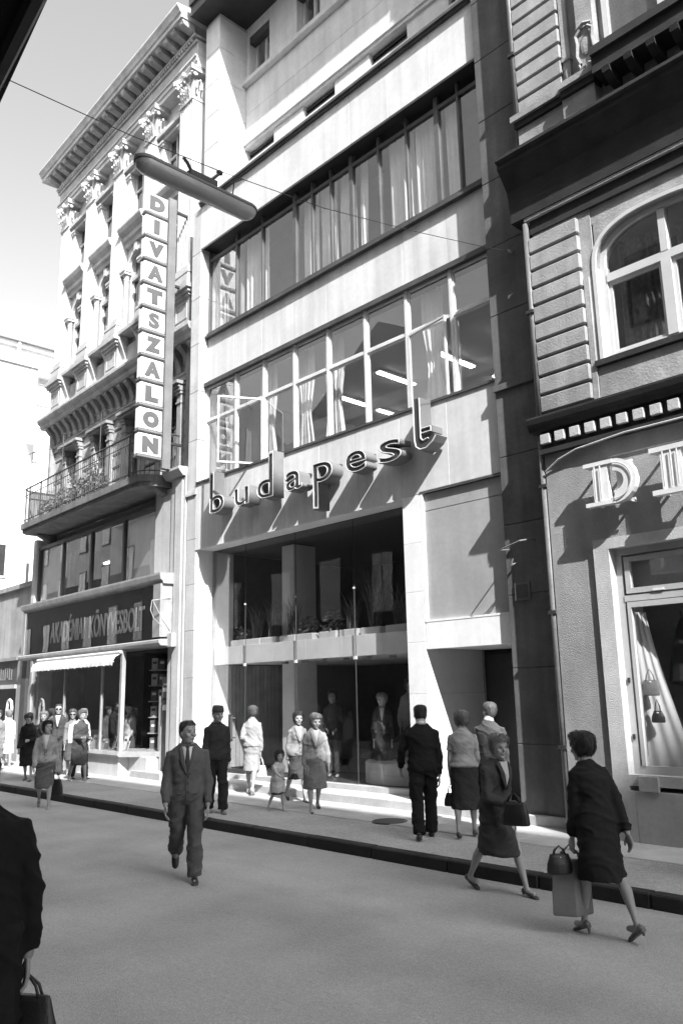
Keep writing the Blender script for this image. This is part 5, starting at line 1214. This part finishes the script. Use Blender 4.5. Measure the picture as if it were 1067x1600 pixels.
person('fair haired woman in dark coat behind the black coat', (-19.75, 8.75, .13), (.82, -.55), 1.58, 'f', 2, 0, (0, 4), ((8, 4), (-8, 8)), ((2, 6, 10), (4, 6, 12)), coat=(.02, .6), hair=.2, hairstyle='set', skin=.27, shoes=.02, detail=0, shirt=.06)
person('man in sunglasses and white shirt among the walkers', (-20.5, 9.45, .13), (.85, -.5), 1.74, 'm', 0, 0, (5, 0), ((8, 4), (-8, 8)), ((2, 6, 10), (4, 6, 12)), top=.06, bottom=.05, shirt=.6, hair=.05, skin=.33, glasses=True, shoes=.02, detail=0)
person('woman in sunglasses and patterned top by the bookshop', (-19.9, 9.55, .13), (.85, -.5), 1.60, 'f', 0, 0, (0, 0), ((8, 4), (-8, 8)), ((2, 6, 10), (4, 6, 12)), top=.18, skirt=(.08, .6, .0), hair=.10, hairstyle='set', skin=.27, glasses=True, shoes=.02, detail=0)
w17, w17h, _ = person('woman in dark dress with white jacket over shoulders and headband', (-18.45, 9.05, .13), (.97, .05), 1.58, 'f', 2, 0, (4, 2), ((14, 6), (-14, 10)), ((6, 4, 80, 12), (8, 5, 84, 12)), coat=(.06, .60), hair=.10, hairstyle='set', skin=.27, shoes=.5, detail=0, headband=.7, heel=.03)
# the jacket hung round her shoulders, sleeves empty
jt = Tub(); jt.loft([((0, -.10, .80), (.19, 0, 0), (0, .11, 0)), ((0, -.09, 1.05), (.20, 0, 0), (0, .11, 0)), ((0, -.06, 1.25), (.20, 0, 0), (0, .12, 0)), ((0, -.04, 1.33), (.15, 0, 0), (0, .09, 0))], 18)
for s in (-1, 1): jt.limb([(s*.19, -.05, 1.27), (s*.23, -.04, 1.05), (s*.23, -.02, .85)], [.06, .055, .05])
me = remeshed(jt, .016, 4); me.materials.append(M('cloth_white', .7, .9))
for p in me.polygons: p.use_smooth = True; p.material_index = 0
link('jacket', me, w17)
person('person in white shirt close behind the woman with headband', (-18.9, 9.3, .13), (.9, .3), 1.64, 'm', 2, 0, (0, 0), ((8, 4), (-10, 10)), ((2, 6, 10), (4, 6, 12)), top=.7, bottom=.04, hair=.2, skin=.27, shoes=.02, detail=0)
person('woman in white dress at the left edge of the pavement', (-24.3, 9.72, .13), (-.8, .3), 1.58, 'f', 2, 0, (0, 0), ((10, 4), (-10, 10)), ((6, 6, 20), (-6, 6, 12)), top=.62, skirt=(.6, .6, .03), hair=.2, hairstyle='set', skin=.27, shoes=.4, detail=0)
person('man in light jacket among the farthest walkers at the left edge', (-25.2, 9.1, .13), (.9, -.3), 1.72, 'm', 0, 0, (0, 0), ((8, 4), (-8, 8)), ((2, 6, 10), (4, 6, 12)), top=.3, bottom=.08, shirt=.6, hair=.05, skin=.3, shoes=.02, detail=0)
person('woman in grey dress walking behind the white hoop stand', (-22.6, 8.75, .13), (.9, -.3), 1.6, 'f', 0, 0, (0, 0), ((8, 4), (-8, 8)), ((2, 6, 10), (4, 6, 12)), coat=(.2, .6), hair=.08, hairstyle='set', skin=.3, shoes=.05, detail=0)
person('person in dark coat at the right edge by the shop window', (-3.36, 8.62, .13), (-.8, .5), 1.62, 'f', 3, 0, (0, 0), ((12, 6), (-16, 10)), ((4, 8, 12), (-6, 8, 12)), coat=(.02, .6), hair=.02, hairstyle='set', skin=.27, shoes=.02, detail=0, heel=.03)
pn, pnh, _ = person('person in black coat close to the viewer at the lower left', (-4.20, 1.57, 0), (-.95, .3), 1.80, 'm', 15, 0, (0, 10), ((10, 5), (-12, 12)), ((-8, 8, 16), (-10, 10, 14)), coat=(.008, .5), bottom=.01, hair=.02, skin=.2, shoes=.02, build=1.15)
handbag('black briefcase bag hanging beside the person in black coat', pnh[1], (.34, .14, .28), .01, .6, .08)
person('man in checked light jacket inside the bookshop window', (-19.55, 10.95, .13), (.1, -1), 1.72, 'm', 2, 0, (40, 12), ((2, 2), (-2, 3)), ((6, 6, 30, 10), (4, 6, 20)), top=.3, bottom=.06, shirt=.6, tie=.06, hair=.03, skin=.27, shoes=.02, detail=0, group='people inside the shops')
# mannequins in the tall shop window
person('shop window mannequin in dark jacket over pale blouse', (-11.15, 11.55, .36), (.6, -.8), 1.62, 'f', 0, 0, (-20, 0), ((6, 2), (-4, 4)), ((-2, 6, 8), (2, 8, 6)), top=.06, shirt=.5, skirt=(.05, .9, .0), skin=.45, hair=.25, hairstyle='set', shoes=.3, detail=0, cat='mannequin', group='mannequins in the shop window', name='mannequin', body_name='figure')
person('taller shop window mannequin in pale dress behind the podium', (-11.15, 12.35, .5), (.6, -.8), 1.75, 'f', 0, 0, (20, 0), ((6, 2), (-4, 4)), ((-2, 10, 18), (2, 12, 12)), top=.3, skirt=(.25, .6, .0), skin=.27, hair=.02, hairstyle='bob', shoes=.3, detail=0, cat='mannequin', group='mannequins in the shop window', name='mannequin', body_name='figure')
person('shop window mannequin in dark trousers left of the podium', (-12.75, 11.75, .36), (.6, -.8), 1.70, 'f', 0, 0, (0, 0), ((6, 2), (-4, 4)), ((-2, 6, 60, 20), (2, 8, 60, 20)), top=.07, bottom=.05, skin=.27, hair=.03, shoes=.3, detail=0, cat='mannequin', group='mannequins in the shop window', name='mannequin', body_name='figure')
# ================================================================ far houses at the left
m_far = M('far_white_wall', 0.62, 0.9, 0.06, 1, streak=0.08)
FA = thing('white_side_building', 'bright white blank gabled building beyond the ornate house', 'building', (-34, 13, 0), world=True)
part('wall', m_far, FA, (-44, -34, 9.0, 13.9, 5.5, 16.6))
MB().prism([(9.0, 17.6), (13.9, 16.45), (13.9, 16.3), (9.0, 16.3)], 'x', -44, -33.9).build('roof_slope', m_far, FA)
for y0, y1, z0, z1 in ((12.2, 13.05, 6.9, 8.35),):
    w_ = part('window', m_wframe, FA, (-33.998, -33.94, y0, y1, z0, z1)); part('pane', MATS['window_dark'], w_, (-33.938, -33.93, y0+.08, y0+.40, z0+.08, z1-.08), (-33.938, -33.93, y1-.40, y1-.08, z0+.08, z1-.08))
FC = thing('white_rear_building', 'tall white building with dark eave and chimney pipe in the far left', 'building', (-42, 17, 0), world=True)
part('wall', m_far, FC, (-52, -42, 13.0, 24, 3, 20.8)); part('eave', M('far_eave', .2, .8, .1), FC, (-52, -41.6, 12.8, 24, 20.85, 21.1)); part('fascia', m_far, FC, (-52, -41.8, 12.9, 24, 20.6, 20.845))
MB().tube([(-41.75, 15.95, 14), (-41.75, 15.95, 22.1)], .09, 8).build('chimney_pipe', m_far, FC)
gw = part('window', M('far_grille', .4, .8, .05), FC, (-41.998, -41.93, 17.0, 17.75, 17.6, 18.95))
for k in range(5): part('grille_bar', m_far, gw, (-41.929, -41.9, 17.0, 17.75, 17.7+k*.27, 17.74+k*.27))
part('hood', m_far, FC, (-41.99, -41.5, 16.8, 18.2, 19.1, 19.6))
w_ = part('window', m_wframe, FC, (-41.998, -41.93, 16.7, 17.35, 14.4, 15.75)); part('pane', M('far_pane', .25, .3, .1), w_, (-41.928, -41.92, 16.76, 17.0, 14.5, 15.65), (-41.928, -41.92, 17.05, 17.3, 14.5, 15.65))
w2_ = part('window', m_wframe, FC, (-41.998, -41.93, 16.2, 17.4, 6.5, 9.0)); part('pane', MATS['window_dark'], w2_, (-41.928, -41.92, 16.3, 16.75, 6.6, 8.9), (-41.928, -41.92, 16.85, 17.3, 6.6, 8.9))
# neighbouring low shop
NX = thing('low_corner_shop', 'low grey shop next to the bookshop with dark fascia', 'shop', (-16.4, 10.4, 0), LA)
part('wall', M('shop_upper_render', .36, .9, .15, 1.5, .2, 40, streak=.2), NX, (-17.5, -9.42, .1, 6, 3.3, 5.55)); part('coping', m_lgr, NX, (-17.5, -9.41, .0, 6, 5.552, 5.7))
part('fascia', M('brown_fascia', .07, .5, .2), NX, (-17.5, -9.75, -.1, .099, 2.45, 3.2)); part('fascia_cornice', m_lgr, NX, (-17.5, -9.7, -.2, .099, 3.202, 3.3)); part('fascia_sill', m_lst, NX, (-17.5, -9.78, -.18, .099, 2.33, 2.448))
m = MB(); rr_ = random.Random(5)
for k in range(9): x = -13.6+k*.38; m.box(x, x+.07, -.112, -.101, 2.6, 3.0); m.box(x+.12, x+.28, -.112, -.101, 2.6+.34*(k % 2), 2.66+.34*(k % 2)); m.box(x+.2, x+.26, -.112, -.101, 2.67, 2.93)
fl_ = m.build('fascia_lettering', M('faded_lettering', .2, .6, .1), NX); fl_['kind'] = 'stuff'
part('display_window', m_dark, NX, (-17.5, -9.85, .35, .4, .5, 2.33)); part('plinth', m_lgr, NX, (-17.5, -9.42, .101, 6, .1, .5)); part('pier', m_fasc, NX, (-9.8, -9.42, -.12, .1, .1, 3.3)); part('body', m_lgr, NX, (-17.5, -9.43, .5, 6, .51, 3.299))
nd = part('pane', g_shop, NX, (-17.5, -9.85, .2, .206, .5, 2.33))
tag(part('poster_case', M('poster_case_dark', .06, .4, .2), None, (-25.35, -25.0, 10.42, 10.52, 1.0, 2.6)), 'narrow dark poster case on the pier between the two shops', 'poster case')
tag(MB().tube([(-24.95, 9.9, .14), (-24.95, 9.9, 1.75), (-24.9, 9.9, 1.93), (-24.78, 9.9, 1.98), (-24.66, 9.9, 1.93), (-24.6, 9.9, 1.75), (-24.6, 9.9, .14)], .04, 8).tube([(-24.95, 9.9, 1.2), (-24.6, 9.9, 1.2)], .03, 6).build('tubular_stand', m_box), 'white tubular hoop stand on the pavement at the far left', 'stand')
# ================================================================ greenery
def leafy(name, label, cat, pos, n, spread, hgt, leaf, mat, seed, blade=False, group=None, parent_org=None):
    t = thing(name, label, cat, pos, 0, group); r_ = random.Random(seed); m = MB(); st = MB()
    for i in range(n):
        a = r_.uniform(0, 6.283); d = r_.random()**.6; x = spread[0]*d*math.cos(a); y = spread[1]*d*math.sin(a); z = r_.uniform(.05, 1)*hgt*(1-.4*d)
        if blade:
            q = r_.uniform(0, 6.283); l_ = leaf*r_.uniform(.6, 1.3); w = .012; bx, by = x*.5, y*.5; ox, oy = math.cos(q), math.sin(q)
            p = [Vector((bx+ox*l_*.35*k*k/9, by+oy*l_*.35*k*k/9, l_*(k/3)*(1.25-.28*k/3*1.0))) for k in range(4)]; sx = Vector((-oy, ox, 0))*w
            vs = []; 
            for k, pp_ in enumerate(p): vs += [pp_-sx*(1-k/3.3), pp_+sx*(1-k/3.3)]
            m.add(vs, [(0, 1, 3, 2), (2, 3, 5, 4), (4, 5, 7, 6)])
        else:
            nrm = Vector((r_.uniform(-1, 1), r_.uniform(-1, 1), r_.uniform(.1, 1))).normalized(); u = nrm.orthogonal().normalized(); v = nrm.cross(u); c = Vector((x, y, z)); l_ = leaf*r_.uniform(.6, 1.3)
            m.add([c-u*l_, c+v*l_*.45+nrm*l_*.15, c+u*l_, c-v*l_*.45+nrm*l_*.15], [(0, 1, 2, 3)])
            if i % 9 == 0: st.tube([(x*.2, y*.2, 0), (x*.7, y*.7, z*.6), (x, y, z)], .006, 4)
    f = m.build('foliage', mat, t); f['kind'] = 'stuff'
    if st.v: st.build('stem', M('plant_stem', .06, .8, .2), t)
    return t
m_lf = M('plant_leaf', .09, .5, .3, 12, spec=.4); m_lf2 = M('plant_leaf_pale', .16, .5, .3, 12, spec=.4)
Rz = Matrix.Rotation(LA, 4, 'Z')
def Lw(x, y, z): return tuple(Vector((-16.4, 10.4, 0))+(Rz @ Vector((x, y, z))))
for i, (x, hgt, s_) in enumerate(((-6.6, .45, .4), (-5.95, .7, .42), (-5.3, .85, .45), (-4.65, .65, .4), (-4.0, 1.05, .36), (-7.3, .4, .35), (-3.5, .5, .3))):
    w = ['low trailing', 'loose leafy', 'tall bushy', 'small rounded', 'tallest upright', 'leftmost low', 'rightmost small'][i]
    bp = Lw(x, -.50, 7.46)
    tag(part('flower_pot', M('terracotta', .2, .8, .2), None, (bp[0]-.14, bp[0]+.14, bp[1]-.08, bp[1]+.08, 7.31, 7.5), c=.02), 'trough on the iron balcony holding the %s plant' % w, 'flower pot', 'balcony troughs')
    leafy('balcony_plant', '%s plant on the iron balcony of the ornate house' % w, 'plant', bp, 170, (s_, .2), hgt, .055, m_lf2, 20+i, group='balcony plants')
# mezzanine window garden
for i, (x, bl, hgt) in enumerate(((-15.2, False, .35), (-14.65, True, .8), (-14.1, True, .9), (-13.45, True, .95), (-12.9, False, .4), (-12.2, False, .5), (-11.6, True, .8), (-11.0, True, 1.3), (-10.35, True, .8))):
    d_ = ['bushy low', 'thin bladed', 'grassy', 'taller grassy', 'rounded leafy', 'broad leafy', 'spiky', 'tall spiky', 'arching bladed'][i]
    tag(part('planter', M('planter_white', .5, .6, .1), None, (x-.26, x+.26, 11.12, 11.42, 3.052, 3.2), c=.015), 'pale planter box on the mezzanine under the %s plant' % d_, 'planter', 'mezzanine planters')
    leafy('window_plant', '%s plant behind the upper shop glass' % d_, 'plant', (x, 11.27, 3.19), 130 if not bl else 60, (.3, .16), hgt, .05 if not bl else hgt*.8, m_lf, 50+i, bl, group='mezzanine plants')
# ================================================================ shop window contents
tag(MB().lathe([(0, .36), (.95, .36), (.95, .72), (.93, .74), (0, .74)], (-10.75, 12.0, 0), 40).build('display_podium', M('podium_paint', .34, .6, .08)), 'low round pale podium in the tall shop window', 'podium')
dp = Tub(); dp.loft([((-12.2, 11.85, .745), (.55, 0, 0), (0, .2, 0)), ((-12.0, 11.9, .85), (.42, 0, 0), (0, .16, 0)), ((-11.6, 12.0, 1.1), (.2, 0, 0), (0, .12, 0)), ((-11.3, 12.1, 1.45), (.1, 0, 0), (0, .08, 0)), ((-11.2, 12.15, 1.7), (.05, 0, 0), (0, .05, 0))], 16)
me = remeshed(dp, .02, 3); me.materials.append(M('dark_drape', .03, .7, .2, 8, .3, 60)); 
for p in me.polygons: p.use_smooth = True; p.material_index = 0
me.transform(Matrix.Translation((.55, 0, 0))); tag(link('fabric_drape', me), 'dark fabric draped in a long sweep over the round podium', 'fabric')
# right hand window: white drape, furled umbrella, bag, bottle, small boxes
vs = []; fs = []
for j in range(13):
    z = 1.0+1.95*j/12; wv_ = .10+.46*(1-j/12)**1.2
    for i in range(25):
        u = i/24; vs.append((-5.22+wv_*u, 10.22+.10*u+.010*math.sin(u*17+j*.5+2*u*u), z))
for j in range(12):
    for i in range(24): a = j*25+i; fs.append((a, a+1, a+26, a+25))
tag(MB().add(vs, fs).build('cloth_drape', M('drape_white', .6, .8, .05), None, True), 'white cloth drape hanging down the left of the right hand display', 'cloth')
UM = thing('furled_umbrella', 'dark half furled umbrella hanging in the right hand display window', 'umbrella', (-4.75, 10.55, 2.0))
MB().lathe([(.0, -.02), (.21, .02), (.23, .06), (.20, .28), (.15, .5), (.09, .72), (.03, .84), (.012, .86), (.012, .95), (0, .95)], (0, 0, 0), 12).build('canopy', M('umbrella_cloth', .012, .7, .2), UM)
MB().tube([(0, 0, 0), (0, 0, -.22), (.03, 0, -.27), (.07, 0, -.24)], .012, 6).build('handle', m_dark, UM)
handbag('black leather handbag with bright clasp in the right hand display', Vector((-4.52, 10.45, 2.0)), (.46, .16, .30), .012, .5, .10)
for i, (x, z, lab) in enumerate(((-5.06, 2.0, 'patterned purse pinned high on the white drape'), (-5.0, 1.62, 'small dark pouch hanging on the white drape'))):
    handbag(lab, Vector((x, 10.14, z+.2)), ((.20, .06, .20), (.16, .06, .15))[i], (.16, .03)[i], .3, .12, 'purse', (.9, .7)[i], 'purse')
WS_ = thing('walking_stick', 'thin dark stick leaning across the right hand display', 'stick', (-4.6, 10.3, 1.2)); MB().tube([(-.5, 0, .35), (.28, .1, -.02)], .012, 6).build('shaft', m_dark, WS_); MB().tube([(-.5, 0, .35), (-.54, 0, .28), (-.52, 0, .2)], .014, 6).build('crook', m_dark, WS_)
PB = thing('scent_bottle', 'clear rounded scent bottle on a small stand in the right hand display', 'bottle', (-4.35, 10.3, 1.08))
MB().lathe([(0, 0), (.07, 0), (.09, .06), (.085, .14), (.05, .2), (.02, .22), (.02, .25), (.035, .27), (.03, .32), (0, .33)], (0, 0, 0), 14).build('flask', M('bottle_glass', .25, .15, .1, spec=.8), PB, True); MB().lathe([(0, -.145), (.06, -.145), (.02, -.12), (.02, -.03), (.14, -.01), (.14, 0), (0, 0)], (0, 0, 0), 14).build('stand', m_wframe, PB)
for i, x in enumerate((-4.62, -4.5)): tag(part('small_box', m_box, None, (x, x+.1, 10.2, 10.3, .936, 1.03), c=.006), ['white square box left of the scent bottle', 'white square box nearest the scent bottle'][i], 'box')
# bookshop window: books standing and lying, shelves of covers beside the door
rb = random.Random(11)
ORD = ['first', 'second', 'third', 'fourth', 'fifth', 'sixth', 'seventh', 'eighth', 'ninth', 'tenth', 'eleventh', 'twelfth', 'thirteenth', 'fourteenth', 'fifteenth', 'sixteenth', 'seventeenth', 'eighteenth', 'nineteenth', 'twentieth', 'twenty-first', 'twenty-second']
def shade(v): return 'dark' if v < .15 else 'grey' if v < .32 else 'pale' if v < .55 else 'white'
cols = [.08, .2, .35, .5, .62, .12, .28]
for k in range(22):
    x = -7.6+k*.245+rb.uniform(-.03, .03); y = rb.uniform(-.12, .1); hgt = rb.uniform(.22, .34); w = rb.uniform(.14, .2); v = rb.choice(cols)
    t = thing('book', 'book number by place', 'book', Lw(x, y, .717), LA+R(rb.uniform(-14, 14)), 'books in the bookshop window')
    lean_ = R(-14); Mx = Matrix.Rotation(lean_, 4, 'X'); m = MB().box(-w/2, w/2, 0, .025, 0, hgt); m.v = [tuple(Mx @ Vector(q)) for q in m.v]; m.build('cover', M('book_cover_%d' % int(v*100), v, .5, .1, 6), t)
    m = MB().box(-w*.35, w*.35, -.002, -.0005, hgt*.62, hgt*.8); m.v = [tuple(Mx @ Vector(q)) for q in m.v]; m.build('title_block', M('book_title_%d' % (1 if v > .3 else 0), .05 if v > .3 else .55, .6), t)
    t['label'] = '%s book, %s from the left in the bookshop window row' % (shade(v), ORD[k])
sh_ = thing('book_shelf', 'tall shelf of book covers behind the slanted bookshop pane', 'shelf', Lw(-1.95, .25, .72), LA+R(30))
part('back', m_dark, sh_, (-.05, .85, .30, .33, 0, 2.2))
for j in range(6):
    part('shelf_board', m_fasc, sh_, (-.05, .85, .1, .30, j*.38, j*.38+.025))
    for i in range(4):
        v = rb.choice(cols); x = .0+i*.21
        b_ = thing('book', 'x', 'book', tuple(sh_.matrix_basis @ Vector((x, .14, j*.38+.026))), LA+R(30), 'books on the slanted shelf')
        part('cover', M('book_cover_%d' % int(v*100), v, .5, .1, 6), b_, (0, .17, 0, .02, 0, rb.uniform(.24, .3))); part('title_block', M('book_title_%d' % (1 if v > .3 else 0), .05, .6), b_, (.03, .14, -.003, -.0005, .14, .2))
        b_['label'] = '%s book, %s from the left on the %s board of the slanted shelf' % (shade(v), ORD[i], ORD[j])
for i, (z0, z1, v) in enumerate(((1.95, 2.45, .10), (1.42, 1.90, .05))):
    p_ = Lw(-1.10, .16, 0); PS = thing('notice_board', ['upper dark notice board in the bookshop doorway', 'lower dark notice board in the bookshop doorway'][i], 'notice', (p_[0], p_[1], z0), LA)
    part('board', M('notice_%d' % i, v, .4, .3, 8), PS, (0, .5, 0, .02, 0, z1-z0)); part('print', m_wframe, PS, (.06, .42, -.004, -.001, .15+.1*i, .24+.1*i)); part('print', m_wframe, PS, (.08, .3, -.004, -.001, .3+.04*i, .34+.04*i))
# dark canvas overhead, edge of the awning above the photographer
CA = thing('overhead_awning', 'black awning edge overhead in the upper left corner', 'awning', (-2, -1.7, 3.0), world=True)
MB().add([(-9, -1.68, 3.60), (2, -1.68, 3.60), (2, .40, 2.98), (-1.10, .44, 3.13), (-1.55, .50, 3.145), (-9, .50, 3.15), (-9, -1.68, 3.63), (2, -1.68, 3.63), (2, .40, 3.01), (-1.10, .44, 3.16), (-1.55, .50, 3.175), (-9, .50, 3.18)], [(0, 1, 2, 3, 4, 5), (11, 10, 9, 8, 7, 6), (2, 8, 9, 3), (3, 9, 10, 4), (4, 10, 11, 5), (0, 6, 7, 1), (1, 7, 8, 2), (0, 5, 11, 6)]).build('canvas', M('black_canvas', .012, .9, .1), CA)
MB().tube([(-9, .47, 3.12), (-1.6, .47, 3.12), (-1.1, .42, 3.11), (2, .38, 2.97)], .015, 6).build('front_rail', m_dark, CA)

# iron covers let into the pavement
for i, (x, y, r_, lab) in enumerate(((-8.80, 9.2, .26, 'round iron cover in the pavement by the man in black'), (-5.2, 8.75, .2, 'round iron cover in the pavement before the plastered house'))):
    CV = thing('iron_cover', lab, 'cover', (x, y, .135 if y < 9.0 else .143)); MB().lathe([(0, .004), (r_*.86, .004), (r_*.87, .0), (r_*.9, .0), (r_*.91, .006), (r_, .006), (r_, -.02)], (0, 0, 0), 28).build('lid', M('cast_iron', .06, .5, .3, 20, .4, 60), CV)
bpy.data.scenes.remove(WS)
